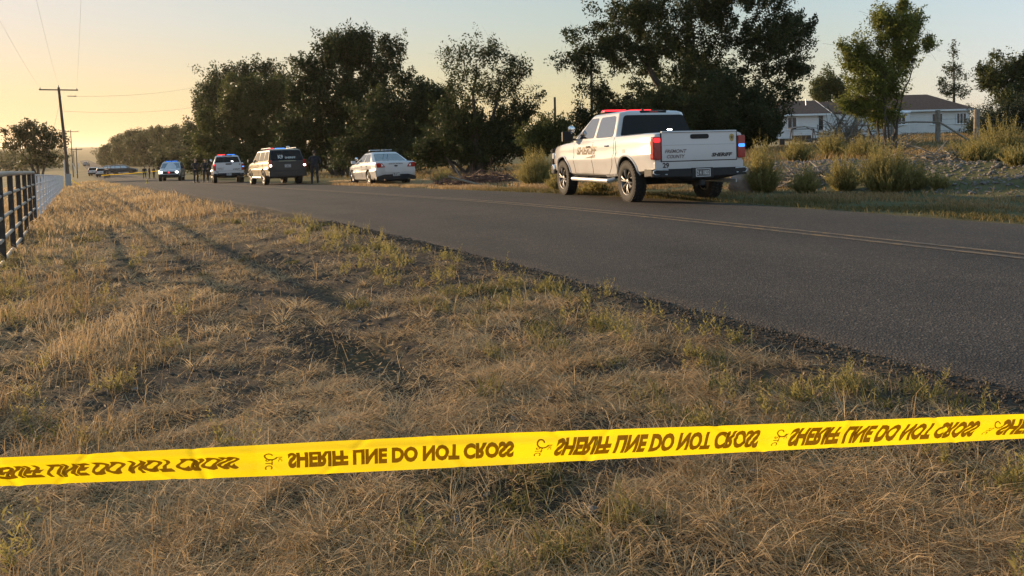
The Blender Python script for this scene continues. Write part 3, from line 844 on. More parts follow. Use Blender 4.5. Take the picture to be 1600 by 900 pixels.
    for sgn in (1, -1):
        q = MB(); pts = [(-2.88 - .163 + (.05 if abs(u) > .93 else 0), sgn * u, z) for u, z in ((.74, .575), (.96, .575), (1.0, .60), (1.0, .64), (.95, .665), (.72, .66))]
        q.tube(pts, .012, 6); q.build('corner_trim', M['galv'], bp)
    q = MB(); q.box((-3.035, 0, .585), (.05, .46, .20)); q.build('plate_recess', M['seam'], bp, bevel=.01)
    c.plate(-3.066, .0, .59, '2 4 1802')
    q = MB(); q.box((-2.80, 0, .40), (.5, .10, .10)); q.box((-2.98, 0, .40), (.16, .075, .075)); q.build('tow_hitch', M['seam'], rt)
    q = MB(); q.lathe([(.0, .36), (.33, .37), (.38, .42), (.38, .50), (.30, .54), (0, .54)], 24, 'z', c=(-2.35, 0, 0)); q.build('spare_wheel', M['rubber'], rt)
    q = MB(); q.tube([(-1.2, -.55, .42), (-2.3, -.62, .42), (-2.6, -.8, .40), (-2.75, -.92, .40)], .04, 8); q.build('exhaust', M['galv'], rt)
    # front end
    b_ = MB(); b_.box((2.93, 0, .62), (.22, 1.86, .26)); b_.build('front_bumper', M['chrome'], rt, bevel=.04)
    for sgn in (1, -1):
        b_ = MB(); b_.box((2.86, sgn * .80, .96), (.16, .26, .16)); b_.build('headlamp', M['clear_lens'], rt, bevel=.03)
    b_ = MB(); b_.box((2.945, 0, .90), (.04, 1.25, .30)); b_.build('grille', M['plastic'], rt)
    b_ = MB()
    for y in (-.30, .30): b_.tube([(3.02, y, .45), (3.12, y, .7), (3.08, y, 1.16)], .035, 8)
    for z in (.75, .95, 1.12): b_.tube([(3.0, -.88, z), (3.10, -.6, z), (3.10, .6, z), (3.0, .88, z)], .03, 8)
    for y in (-.88, .88): b_.tube([(3.0, y, .72), (3.0, y, 1.14)], .03, 8)
    b_.build('push_bumper', M['plastic'], rt)
    # roof
    c.light_bar(.28, 1.935, .60, 'red_lamp', 'red_lamp')
    q = MB(); q.tube([(-.75, .1, 1.91), (-.75, .1, 1.96)], .03, 8); q.build('roof_antenna', M['plastic'], rt)
    # door lettering
    q = MB(); text_on(q, 'SHERIFF', lambda a, k: (1.02 - a, c.body_y(1.02 - a, .98 + k) + .004, .98 + k), 1.22, .185, .045, .22)
    dl = q.build('door_lettering', M['gold_ink'], rt, smooth=False)
    q = MB(); n = 8
    for k in range(n):
        pts = [(.52 - .62 * u, v) for u, v in ((k / n, .90), ((k + 1) / n, .90), ((k + 1) / n, .90 + .075 * (k + 1) / n), (k / n, .90 + .075 * k / n + .002))]
        q.panel([(a, c.body_y(a, z) + .004, z) for a, z in pts], (0, 1, 0), .002)
    q.build('door_stripe', M['shade_ink'], rt, smooth=False)
    q = MB(); q.box((-1.62, c.body_y(-1.62, 1.02) + .0, 1.02), (.13, .012, .13)); q.build('fuel_door', M['white'], rt, bevel=.006)
    return c

def suv(name, label, loc, rz, paint_, rear_paint=None, scale=1.0, lit=None, beacon=None, police=True, headlights=False, group=None):
    cfg = dict(paint=paint_, rear_paint=rear_paint, crown=.02,
        st=[(-2.62, .62, 1.20, .93), (-2.54, .48, 1.24, .99), (-1.6, .44, 1.24, 1.01), (1.2, .44, 1.23, 1.01), (1.5, .46, 1.20, 1.005), (2.1, .48, 1.14, .98), (2.48, .52, 1.05, .92), (2.62, .58, .94, .84)],
        gh=dict(zb=1.22, zt=1.82, xfb=1.42, xrb=-2.56, xft=.62, xrt=-2.28, wb=.945, wt=.79, crown=.07),
        axles=(1.66, -1.42), r=.40, arch=.47, tw=.27, track=1.0)
    c = Car(name, label, 'suv', loc, rz, cfg, group); rt = c.root; rt.scale = (scale,) * 3
    c.side_window([(-2.32, 1.30), (-1.46, 1.27), (-1.46, 1.74), (-2.16, 1.74)])
    c.side_window([(-1.36, 1.27), (-.40, 1.27), (-.40, 1.75), (-1.36, 1.75)])
    c.side_window([(-.28, 1.27), (1.02, 1.28), (.44, 1.75), (-.28, 1.75)])
    rw = c.end_window([(-.84, 1.27), (.84, 1.27), (.72, 1.77), (-.72, 1.77)], 'rear', 'rear_glass')
    c.end_window([(-.86, 1.27), (.86, 1.27), (.73, 1.77), (-.73, 1.77)], 'front', 'glass', name='windscreen')
    c.seam([(-.34, 1.24), (-.34, .55)]); c.seam([(1.16, 1.22), (1.16, .55)]); c.seam([(-1.40, 1.24), (-1.34, .85), (-.95, .56)])
    c.handle(-.20, 1.08, M['chrome']); c.handle(-1.24, 1.08, M['chrome'])
    c.mirror(1.10, 1.32, 1.10, (.12, .22, .18), paint_ if paint_ == 'black_paint' else 'plastic')
    for sgn in (1, -1):
        b_ = MB(); b_.tube([(-.9, sgn * .97, .40), (1.12, sgn * .97, .40)], .045, 8); b_.build('running_board', M['galv'], rt)
        y0, y1 = sorted((sgn * .80, sgn * .965))
        tl = c.rbox('tail_lamp', -2.635, y0, y1, .93, 1.30, 'red_lens', .10, .03)
        if lit: c.rbox('lens', -2.645, min(sgn * .83, sgn * .93), max(sgn * .83, sgn * .93), .96, 1.04, lit, .02, .02, tl)
        hl = c.rbox('headlamp', 2.655, min(sgn * .56, sgn * .84), max(sgn * .56, sgn * .84), .80, .95, 'clear_lens', .10, .03, sgn=1)
        if headlights: c.rbox('lamp_lens', 2.672, min(sgn * .60, sgn * .82), max(sgn * .60, sgn * .82), .81, .94, 'white_lamp', .02, .03, hl, sgn=1)
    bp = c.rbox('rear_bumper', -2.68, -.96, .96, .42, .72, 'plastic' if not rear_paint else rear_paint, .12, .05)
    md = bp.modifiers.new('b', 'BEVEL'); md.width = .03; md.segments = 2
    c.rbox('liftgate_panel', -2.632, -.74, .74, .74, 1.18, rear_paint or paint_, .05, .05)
    c.plate(-2.648, 0, .98, '24 1136')
    c.rbox('front_bumper', 2.66, -.92, .92, .42, .66, 'plastic', .14, .06, sgn=1)
    c.rbox('grille', 2.635, -.52, .52, .72, .93, 'plastic', .05, .04, sgn=1)
    b_ = MB()
    for y in (-.66, .66): b_.tube([(-1.9, y, 1.90), (-1.85, y, 1.94), (.2, y, 1.94), (.28, y, 1.89)], .018, 6)
    b_.build('roof_rail', M['galv'], rt)
    if police: c.light_bar(.05, 1.92, .56, *(beacon or ('red_lamp', 'blue_lamp')))
    return c

def sedan(name, label, loc, rz):
    cfg = dict(paint='white', crown=.03,
        st=[(-2.57, .48, 1.0, .88), (-2.50, .36, 1.07, .925), (-2.1, .30, 1.10, .945), (-1.4, .26, 1.09, .965), (1.0, .26, 1.02, .965), (1.5, .28, .99, .96), (2.1, .30, .90, .93), (2.45, .36, .78, .84), (2.57, .42, .68, .74)],
        gh=dict(zb=1.04, zt=1.49, xfb=1.22, xrb=-1.98, xft=.30, xrt=-.95, wb=.86, wt=.62, crown=.055),
        axles=(1.50, -1.38), r=.345, arch=.40, tw=.24, track=.935, spokes=8)
    c = Car(name, label, 'police car', loc, rz, cfg); rt = c.root
    c.side_window([(-1.42, 1.10), (-.42, 1.085), (-.40, 1.44), (-.90, 1.44)], rad=.05)
    c.side_window([(-.34, 1.085), (.84, 1.08), (.26, 1.43), (-.33, 1.44)], rad=.05)
    c.end_window([(-.72, 1.075), (.72, 1.075), (.56, 1.45), (-.56, 1.45)], 'rear', 'glass')
    c.end_window([(-.76, 1.07), (.76, 1.07), (.57, 1.45), (-.57, 1.45)], 'front', 'glass', name='windscreen')
    c.seam([(-.38, 1.05), (-.38, .40)]); c.seam([(.98, 1.01), (.95, .40)]); c.seam([(-1.30, 1.06), (-1.2, .75), (-.92, .42)])
    c.handle(-.24, .90, M['white']); c.handle(-1.12, .90, M['white'])
    c.mirror(.86, 1.10, 1.02, (.12, .20, .14), 'white')
    for sgn in (1, -1):
        b_ = MB(); pts = [(-2.602 + .02 * (u > .82), sgn * u, z) for u, z in ((.50, .84), (.86, .82), (.89, 1.0), (.80, 1.03), (.62, 1.01))]
        b_.panel(pts, (-1, 0, 0), .10); tl = b_.build('tail_lamp', M['red_lens'], rt, smooth=False)
        q = MB(); q.panel([(-2.610, sgn * u, z) for u, z in ((.57, .875), (.67, .87), (.67, .97), (.63, .97))], (-1, 0, 0), .02); q.build('lens', M['clear_lens'], tl, smooth=False)
        c.rbox('headlamp', 2.42, min(sgn * .5, sgn * .78), max(sgn * .5, sgn * .78), .62, .76, 'clear_lens', .10, .03, sgn=1)
    c.rbox('boot_lid', -2.575, -.50, .50, .62, 1.02, 'white', .06, .06)
    c.rear_text('trooper_lettering', 'STATE', -2.578, .32, .955, .27, .055, 'ink', .02); c.rear_text('trooper_lettering', 'PATROL', -2.578, .01, .955, .33, .055, 'ink', .02)
    q = MB(); q.panel([(-2.580, .085 * math.cos(a), .885 + .038 * math.sin(a)) for a in [2 * math.pi * k / 20 for k in range(20)]], (-1, 0, 0), .006); q.build('oval_badge', M['dark_rim'], rt, smooth=False)
    bp = MB(); bp.panel([(-2.60, p[0], p[1]) for p in rounded([(-.90, .27, 0), (.90, .27, 0), (.90, .42, 0), (.55, .52, 0), (-.55, .52, 0), (-.90, .42, 0)], .05)], (-1, 0, 0), .2)
    bp.build('rear_valance', M['plastic'], rt, bevel=.02)
    c.plate(-2.612, 0, .52, '1728', ink='plate_ink')
    for sgn in (1, -1):
        q = MB(); q.tube([(-2.3, sgn * .55, .29), (-2.63, sgn * .55, .29)], .04, 10); q.build('exhaust_tip', M['chrome'], rt)
    lb = c.light_bar(-.25, 1.60, .54, 'clear_lens', 'clear_lens', h=.06)
    q = MB(); q.tube([(-.85, .0, 1.53), (-.9, .0, 1.98)], [.012, .006], 6); q.build('whip_antenna', M['plastic'], rt)
    q = MB(); q.tube([(-.95, -.16, 1.52), (-1.0, -.16, 1.90)], [.012, .006], 6); q.build('whip_antenna', M['plastic'], rt)
    b_ = MB(); b_.lathe([(0, -.08), (.05, -.07), (.08, 0), (0, .03)], 14, 'z'); o = b_.build('spotlight', M['chrome'], rt); o.location = (.78, .88, 1.26); o.rotation_euler = (R(90), 0, R(60))
    # two-tone door stripe
    q = MB(); n = 10
    for k in range(n):
        u0, u1 = k / n, (k + 1) / n
        P = [(.95 - 1.1 * u0, .56 + .10 * u0), (.95 - 1.1 * u1, .56 + .10 * u1), (.95 - 1.1 * u1, .82 - .20 * u1), (.95 - 1.1 * u0, .82 - .20 * u0)]
        q.panel([(x, c.body_y(x, z) + .004, z) for x, z in P], (0, 1, 0), .002)
    q.build('door_stripe', M['shade_ink'], rt, smooth=False)
    return c

def heading(deg_left): return R(90 + deg_left)
def place(px, d, dz=0.0):
    p = foot(px, d)
    s_, t_ = st(p.x, p.y)
    if T_NEAR < t_ < T_FAR: p.z = float(z_top(s_, t_))
    p.z += dz
    return p
def tilt(root, deg_left):
    """set a parked vehicle's pitch to the slope of the road"""
    f = Vector((-math.sin(R(deg_left)), math.cos(R(deg_left)), 0))
    p = root.location
    s0, t0 = st(p.x + f.x, p.y + f.y); s1, t1 = st(p.x - f.x, p.y - f.y)
    sl_ = float(z_road(s0) - z_road(s1)) / 2
    root.rotation_mode = 'XYZ'
    root.rotation_euler = (0, -math.atan(sl_), heading(deg_left))

PICK = Vector((2.78, 17.35, -0.075))
pk = pickup('pickup_truck', 'white sheriff pickup with red roof beacons and number 29 at the road edge', PICK, heading(16.3))
tilt(pk.root, 16.3)
sd_ = sedan('police_sedan', 'white patrol sedan with low roof light bar on the grass verge', place(592, 35.6), heading(26)); tilt(sd_.root, 26)
tahoe = suv('police_suv', 'dark backed suv with sides coloured pale as if sunlit and red beacon beside standing officer', place(429, 42.5), heading(31), 'sunlit_look_paint', 'black_paint', 1.02, 'white_lamp', ('red_lamp', 'blue_lamp')); tilt(tahoe.root, 31)
q = MB(); text_on(q, 'K9', lambda a, k: (tahoe.rear(.45 - a, 1.36 + k, .014)[0], .45 - a, 1.36 + k), .26, .20, .03); text_on(q, 'SHERIFF', lambda a, k: (tahoe.rear(.10 - a, 1.36 + k, .014)[0], .10 - a, 1.36 + k), .55, .10, .03)
q.build('window_lettering', M['plate_ink'], tahoe.root, smooth=False)
q = MB(); q.ball((-1.5, -.35, 1.98), (.10, .10, .06)); q.build('roof_dome', M['trim'], tahoe.root)
q = MB(); text_on(q, 'SHERIFF', lambda a, k: (1.0 - a, tahoe.body_y(1.0 - a, .86 + k) + .004, .86 + k), 1.3, .2, .04, .2); q.build('door_lettering', M['gold_ink'], tahoe.root, smooth=False)
r2 = dup(pk.root)
r2.name = 'pickup_truck'; r2.location = place(353, 54.0); tilt(r2, 23.0)
tag(r2, 'white sheriff pickup with lit red and blue beacons between officers and the dark suv', 'pickup truck')
for ch in r2.children:
    if ch.name.startswith('light_bar'):
        for k in ch.children:
            if k.name.startswith('blue_beacon'): k.data = k.data.copy(); k.data.materials[0] = M['blue_lamp']
fs = suv('police_suv', 'white suv facing the camera with headlights and blue beacons lit', place(267, 74.0), heading(180 + 18), 'white', None, .98, None, ('blue_lamp', 'blue_lamp'), True, True); tilt(fs.root, 198)
for ch in fs.root.children:
    if ch.name.startswith('grille'):
        fs.rbox('grille_lamp', 2.645, -.08, .08, .80, .90, 'red_lamp', .02, .02, ch, sgn=1)
w1 = suv('parked_car', 'white car at the far road end, farther left of the two', place(146.5, 160), heading(20), 'white', None, .95, 'red_lens', None, False); tilt(w1.root, 20)
w1.root['category'] = 'car'
w2 = dup(w1.root); w2.name = 'parked_car'; w2.location = place(159.5, 146); tag(w2, 'white car at the far road end beside two tiny standing figures', 'car')
dk = suv('parked_suv', 'black suv parked sideways across the far end of the road', place(191, 168), heading(-72), 'black_paint', None, 1.05, None, None, False)
rc = suv('parked_suv', 'dark red suv half hidden behind the sideways black suv', place(177, 176), heading(-66), 'dark_red', None, .95, 'red_lens', None, False)
w3 = dup(w1.root); w3.name = 'parked_car'; w3.location = place(134, 330); tag(w3, 'tiny white car on the distant road below the hills', 'car')
# ------------------------------------------------------------------ people
def person(label, loc, rz, pose='hips', shirt='uniform', hat=False, group=None, voxel=.011, vest=False):
    """standing figure: one continuous skin grown from a jointed skeleton; faces local +x"""
    root = empty('person', loc, rz, label, 'person', group)
    b_ = MB()
    def limb(pts, rad, n=10):
        b_.tube(pts, rad, n)
        for p, r in zip(pts, rad): b_.ball(p, r * 1.0, 10, 8)
    for sg in (1, -1):
        limb([(0, sg * .10, .95), (.01, sg * .115, .72), (.025, sg * .125, .50), (.0, sg * .135, .28), (-.02, sg * .14, .09)], [.098, .088, .062, .060, .045])
        limb([(-.05, sg * .14, .045), (.06, sg * .15, .05), (.17, sg * .165, .035)], [.045, .047, .036])
    for sg in (1, -1):
        limb([(0, sg * .06, .96), (0, sg * .055, 1.12), (.01, sg * .075, 1.30), (0, sg * .09, 1.42)], [.115, .105, .118, .085], 12)
    limb([(0, -.185, 1.425), (0, 0, 1.45), (0, .185, 1.425)], [.062, .075, .062])
    limb([(-.005, 0, 1.45), (.01, 0, 1.58)], [.060, .054])
    b_.ball((.018, 0, 1.675), (.098, .076, .118), 16, 12)
    b_.ball((.055, 0, 1.615), (.055, .05, .045), 10, 8)          # jaw
    b_.ball((.118, 0, 1.665), (.020, .014, .022), 8, 6)          # nose
    for sg in (1, -1): b_.ball((.0, sg * .080, 1.668), (.022, .010, .032), 8, 6)
    hands = []
    for sg in (1, -1):
        if pose == 'hips' or (pose == 'phone' and sg < 0):
            el = Vector((-.03, sg * .315, 1.15)); wr = Vector((.09, sg * .20, 1.03)); fd = Vector((.6, -sg * .7, -.25))
        elif pose == 'phone' or pose == 'point':
            el = Vector((.05, sg * .27, 1.15)); wr = Vector((.28, sg * .16, 1.22)); fd = Vector((.8, -sg * .3, .35))
        else:
            el = Vector((-.02, sg * .27, 1.14)); wr = Vector((.05, sg * .29, .89)); fd = Vector((.12, -sg * .05, -1))
        sh = Vector((0, sg * .205, 1.42))
        limb([sh, (sh + el) / 2 + Vector((0, sg * .01, 0)), el, (el + wr) / 2, wr], [.060, .054, .046, .044, .030])
        fd.normalize(); pc = wr + fd * .05; hands.append(wr.copy())
        sd2 = fd.cross(Vector((0, 0, 1)) if abs(fd.z) < .8 else Vector((1, 0, 0))).normalized()
        nn = fd.cross(sd2).normalized()
        limb([wr, pc, wr + fd * .085], [.028, .036, .030])
        for k, L in enumerate((.062, .075, .070, .055)):
            o_ = sd2 * (k - 1.5) * .021
            a = wr + fd * .085 + o_; m1 = a + fd * L * .55 + nn * .006; e = a + fd * L + nn * .025
            limb([a, m1, e], [.010, .0095, .0085], 6)
        a = wr + fd * .03 + sd2 * -.030; limb([a, a + fd * .035 - sd2 * .02, a + fd * .065 - sd2 * .022 + nn * .012], [.012, .011, .009], 6)
    b_.v = [(x * 1.12 if .9 < z < 1.5 else x, y * (1.1 if z < 1.5 else 1), z) for x, y, z in b_.v]; hands = [Vector((h_.x * 1.12 if h_.z > .9 else h_.x, h_.y * 1.1, h_.z)) for h_ in hands]
    o = b_.build('body', [M['skin']], None)
    md = o.modifiers.new('skin', 'REMESH'); md.mode = 'VOXEL'; md.voxel_size = voxel; md.use_smooth_shade = True
    sm = o.modifiers.new('sm', 'SMOOTH'); sm.iterations = 2; sm.factor = .5
    bake(o); o.parent = root
    me = o.data; me.materials.clear()
    for m_ in ('skin', shirt, 'trousers', 'boots'): me.materials.append(M[m_])
    for p in me.polygons:
        c = p.center; z = c.z
        hd = min((c - h).length for h in hands)
        if hd < .19 and any((c - h).dot((h - Vector((0, 0, h.z))).normalized()) > -1 for h in hands) and hd < .17 and min((c - h).length for h in hands) < .17 and _is_hand(c, hands): p.material_index = 0
        elif z < .14: p.material_index = 3
        elif z < 1.0 and abs(c.y) < .26 and not _is_sleeve(c, hands): p.material_index = 2
        elif z < 1.515: p.material_index = 1
        else: p.material_index = 0
        p.use_smooth = True
    h = MB()
    if hat:
        h.lathe([(0, 1.80), (.07, 1.795), (.095, 1.76), (.10, 1.715), (.085, 1.715), (0, 1.74)], 16, 'z', c=(.005, 0, 0)); h.box((.10, 0, 1.722), (.10, .13, .012))
        h.build('cap', M['uniform'], root)
    else:
        h.ball((.0, 0, 1.705), (.104, .083, .108), 16, 10)
        k = h.build('hair', M['hair'], root)
        bm = bmesh.new(); bm.from_mesh(k.data)
        bmesh.ops.delete(bm, geom=[v for v in bm.verts if v.co.z < 1.60 or (v.co.x > .045 and v.co.z < 1.74)], context='VERTS'); bm.to_mesh(k.data); bm.free()
    h = MB(); h.lathe([(.150, .985), (.158, .985), (.158, 1.03), (.150, 1.03)], 20, 'z')
    for p in h.v[:]: pass
    h.v = [(x * .92, y * 1.12, z) for x, y, z in h.v]
    for a in (25, 150, 200, 330): h.box((.155 * math.cos(R(a)), .18 * math.sin(R(a)), .985), (.05, .05, .10), rot=Matrix.Rotation(R(a), 3, 'Z'))
    h.box((-.02, -.20, .90), (.10, .04, .18))
    h.build('duty_belt', M['boots'], root, bevel=.006)
    for sg in (1, -1):
        h = MB(); h.ball((.100, sg * .030, 1.685), (.012, .014, .008), 8, 6); h.build('eye', M['hair'], root)
    h = MB(); h.ball((.098, 0, 1.618), (.012, .024, .006), 8, 6); h.build('mouth', M['red_wood'], root)
    return root
def _is_hand(c, hands):
    for h in hands:
        if (c - h).length < .18 and (c - h).length > -1:
            d = Vector((h.x, h.y, 0))
            out = (c - h)
            # beyond the wrist along the hand
            key = tuple(round(v, 3) for v in h)
            fdir = {(.09, 1): 0}.get(key, None)
            if HAND_DIR.get(key) is not None and out.dot(HAND_DIR[key]) > .0 and (out - HAND_DIR[key] * out.dot(HAND_DIR[key])).length < .07: return True
    return False
def _is_sleeve(c, hands):
    for h in hands:
        key = tuple(round(v, 3) for v in h)
        if HAND_DIR.get(key) is not None and (c - h).length < .13 and abs(c.y) > .21: return True
    return False
HAND_DIR = {}
for sg in (1, -1):
    for wr, fd in ((Vector((.09, sg * .20, 1.03)), Vector((.6, -sg * .7, -.25))), (Vector((.28, sg * .16, 1.22)), Vector((.8, -sg * .3, .35))), (Vector((.05, sg * .29, .89)), Vector((.12, -sg * .05, -1)))):
        wr2 = Vector((wr.x * 1.12 if wr.z > .9 else wr.x, wr.y * 1.1, wr.z)); HAND_DIR[tuple(round(v, 3) for v in wr2)] = fd.normalized()

person('officer in black uniform standing with back turned beside the dark backed suv', place(490, 40.5), R(95), 'hips', hat=False, voxel=.010)
person('officer in black uniform with hands at the belt, between the white pickup and another officer', place(319.5, 58.0), R(-75), 'hips', hat=True)
person('officer in black uniform standing next to the lit headlight of the white suv', place(304, 57.0), R(-30), 'phone')
fp = person('tiny dark figure nearest the suv with lit headlights, behind the yellow tape', place(231.5, 104), R(200), 'side', voxel=.016)
for (px, d, rz, sh, lb) in ((224, 112, 120, None, 'tiny dark figure standing left of another figure near the headlight suv'),
                            (238.5, 114, 60, None, 'tiny dark figure half hidden behind the suv with blue beacons'),
                            (162.0, 135, 250, None, 'tiny dark figure in front of the white parked cars, left of two'),
                            (166.5, 137, 80, None, 'tiny dark figure in front of the black sideways suv, right of two')):
    c = dup(fp); c.name = 'person'; c.location = place(px, d); c.rotation_euler = (0, 0, R(rz)); tag(c, lb, 'person')

# ------------------------------------------------------------------ near police tape
def tape_pt(px):
    cy = np.interp(px, [-400, 0, 400, 800, 1200, 1600, 2000], [752, 737.5, 720, 701, 683.5, 666, 649])
    d = np.interp(px, [-400, 0, 400, 800, 1200, 1600, 2000], [1.80, 1.80, 1.81, 1.87, 2.02, 2.24, 2.6])
    return unproj(px, cy, d)
tp = [tape_pt(p) for p in range(-400, 2001, 50)]
tl_ = [0.0]
for a, b__ in zip(tp[:-1], tp[1:]): tl_.append(tl_[-1] + (b__ - a).length)
def px2u(px): return float(np.interp(px, np.arange(-400, 2001, 50), tl_))
TW = 0.077
tpx = np.arange(-400, 2001, 50)
CREASES = [(0.62, .05, .004), (0.78, -.08, .0035), (0.95, .12, -.003), (1.08, .03, .004), (1.42, -.10, .003), (1.66, .07, -.003), (1.98, .10, .0045), (2.05, -.06, .003), (2.44, .14, .004), (2.75, -.05, -.003), (3.1, .08, .004), (3.5, -.1, .004)]
def tape_at(u, v, off=0.0):
    """u metres along the tape, v -0.5..0.5 across it (up)"""
    P = [float(np.interp(u, tl_, [p[k] for p in tp])) for k in range(3)]
    tw_ = 0.05 + 0.10 * math.sin(u * 2.3 + 0.5)             # slow twist
    fold = 0.009 * math.exp(-((v - 0.18 - .1 * math.sin(u * 1.7)) / 0.10) ** 2) * (0.5 + .5 * math.sin(u * 1.3 + 1)) + .003 * math.sin(v * 9 + u * 4)
    for (c0, ck, ca) in CREASES: fold += ca * math.exp(-((u - c0 + v * ck) / .010) ** 2)
    along = (tp[-1] - tp[0]).normalized(); nrm = Vector((along.y, -along.x, 0)).normalized()
    up = Vector((0, 0, 1)) * math.cos(tw_) + nrm * math.sin(tw_)
    nr_ = up.cross(along) * -1
    if nr_.y > 0: nr_ = -nr_
    return Vector(P) + up * (v * TW) + nr_ * (fold + off)
tr_root = empty('police_tape', tape_pt(800), 0, 'yellow police line tape stretched across the foreground with brown lettering', 'tape')
inv = Vector(tr_root.location)
us = np.arange(0, tl_[-1], 0.006); vv = np.linspace(-.5, .5, 17)
V = [tape_at(u, v) - inv for u in us for v in vv]
ii = (np.arange(len(us) - 1)[:, None] * 17 + np.arange(16)[None, :]).ravel()
np_mesh('ribbon', V, np.stack([ii, ii + 17, ii + 18, ii + 1], 1), None, M['tape'], None, True, tr_root)
for (x0, x1, hgt) in ((-40, 371, .42), (450, 803, .54), (868, 1186, .60), (1234, 1526, .66), (1562, 1835, .66)):
    q = MB(); u0, u1 = px2u(x0), px2u(x1)
    shear = float(np.interp((x0 + x1) / 2, [165, 626, 1030, 1380, 1600], [0.0, 0.02, .38, .52, .62]))
    V2, F2, L2 = text2d('SHERIFF LINE DO NOT CROSS', .055, 0.0)
    bm = bmesh.new(); vs_ = [bm.verts.new((a / L2 * (u1 - u0), k, 0)) for a, k in V2]
    for f in F2:
        try: bm.faces.new([vs_[i] for i in f])
        except ValueError: pass
    bmesh.ops.triangulate(bm, faces=bm.faces)
    bmesh.ops.subdivide_edges(bm, edges=[e for e in bm.edges if e.calc_length() > .03 or abs(e.verts[0].co.y - e.verts[1].co.y) > .3], cuts=3, use_grid_fill=True)
    bm.verts.index_update()
    P = []
    for vv_ in bm.verts:
        v = (0.5 - vv_.co.y) * hgt - .01                     # the print faces away: upside down and mirrored
        uu = u0 + vv_.co.x + shear * v * TW
        if x0 < 0: uu += .006 * math.sin(v * 22)             # creased stretch at the left
        P.append(tape_at(uu, v, .0012) - inv)
    q.add(P, [[v.index for v in f.verts] for f in bm.faces]); bm.free()
    q.build('lettering', M['tape_ink'], tr_root, smooth=False)
for cx in (423, 845, 1217, 1551):
    q = MB(); u0 = px2u(cx); shear = float(np.interp(cx, [165, 626, 1030, 1380, 1600], [0.0, 0.1, .5, .9, 1.2]))
    def put(body, du, w, h, v0):
        V2, F2, L2 = text2d(body, .02)
        P = []
        for a, k in V2:   # rotated a quarter turn and mirrored like the rest of the print
            v = v0 - a / L2 * w; uu = u0 + du + (k - .5) * h + shear * v * TW
            P.append(tape_at(uu, v, .0012) - inv)
        q.add(P, F2)
    put('STC', -.004, .30, .018, .02)
    put('INC', .022, .17, .010, .10)
    for k in range(14):                                       # round swirl over the letters
        a0 = k * .42; a1 = a0 + .42; r0 = .0035 + .0009 * k; r1 = r0 + .0009
        pts = []
        for a, r_ in ((a0, r0), (a1, r1), (a1, r1 + .0042), (a0, r0 + .0042)):
            pts.append(tape_at(u0 - .002 + r_ * math.cos(a) + shear * .015, .16 + r_ * .8 / TW * math.sin(a), .0012) - inv)
        q.add(pts, [(0, 1, 2, 3)])
    q.build('emblem', M['tape_ink'], tr_root, smooth=False)

def ribbon(name, label, pts, width, sag=.0):
    q = MB(); P = []; Q = []
    for i in range(len(pts) - 1):
        a, b__ = Vector(pts[i]), Vector(pts[i + 1])
        n = 12
        for k in range(n + (1 if i == len(pts) - 2 else 0)):
            t = k / n; p = a.lerp(b__, t) - Vector((0, 0, sag * 4 * t * (1 - t)))
            Q.append(p)
    L = len(Q)
    dx = (Q[-1] - Q[0]).normalized(); nr_ = Vector((dx.y, -dx.x, 0)) * .002
    V = [p + Vector((0, 0, -width / 2)) + nr_ for p in Q] + [p + Vector((0, 0, width / 2)) + nr_ for p in Q] + [p + Vector((0, 0, -width / 2)) - nr_ for p in Q] + [p + Vector((0, 0, width / 2)) - nr_ for p in Q]
    F = []
    for k in range(L - 1):
        F += [(k, k + 1, L + k + 1, L + k), (2 * L + k + 1, 2 * L + k, 3 * L + k, 3 * L + k + 1)]
    q.add(V, F)
    return tag(q.build(name, M['tape'], None), label, 'tape')
A = place(111, 84); B_ = place(247, 108)
ribbon('police_tape', 'thin yellow tape strung across the far road before the parked black suv', [unproj(158, 274, 112), unproj(205, 271, 112), unproj(247, 267, 112)], .09)
ribbon('police_tape', 'loose yellow tape trailing from the utility pole down to the grass', [unproj(108, 276, 83.0), unproj(114, 283, 82.0), unproj(129, 290.5, 80.0)], .12, .05)
ribbon('police_tape', 'faint yellow tape strung before the dark trees beside the white sedan', [unproj(646, 247, 47), unproj(672, 249.5, 47), unproj(704, 252, 46)], .05, .02)

# ------------------------------------------------------------------ left fences, poles
def fence_xy(s, t=-0.88): return xy(s, t)
def top_z(s): return float(np.interp(s, [2, 8, 13.5, 22.5, 60, 90], [1.04, 1.02, .93, .72, -.35, -1.35]))
fr_ = empty('pipe_fence', (*fence_xy(13), gz(*fence_xy(13))), 0, 'dark post fence with worn pipe rails along the left verge', 'fence')
fo = Vector(fr_.location)
for s_ in np.arange(12.4, 22.6, 2.0):
    x_, y_ = fence_xy(s_); zt = top_z(s_); zb = gz(x_, y_) - .15
    q = MB(); q.box((0, 0, (zt + zb) / 2 - .02), (.075, .07, zt - zb - .02), rot=Matrix.Rotation(R(30), 3, 'Z')); o = q.build('post', M['post_dark'], fr_, bevel=.012)
    for v in o.data.vertices: v.co += Vector((x_, y_, 0)) - fo
for k, f_ in enumerate((0, .235, .47, .70, .93)):
    q = MB(); pts = []
    for s_ in np.arange(12.0, 22.9, .5):
        x_, y_ = fence_xy(s_, -.88); pts.append(Vector((x_, y_, top_z(s_) - f_ * 1.28)) - fo)
    q.tube(pts, (.040 if k == 0 else .026), 10); q.build('rail', M['rail_paint'], fr_)
fr2 = empty('steel_panel_fence', (*fence_xy(45), gz(*fence_xy(45))), 0, 'pale galvanised livestock panel fence between dark pipe fence and utility pole', 'fence')
fo = Vector(fr2.location)
for f_ in (0, .2, .4, .6, .8, 1.0):
    q = MB(); pts = []
    for s_ in np.arange(23.2, 84, 1.0):
        x_, y_ = fence_xy(s_); pts.append(Vector((x_, y_, top_z(s_) - .06 - f_ * 1.15)) - fo)
    q.tube(pts, .022, 6); q.build('rail', M['pale_steel'], fr2)
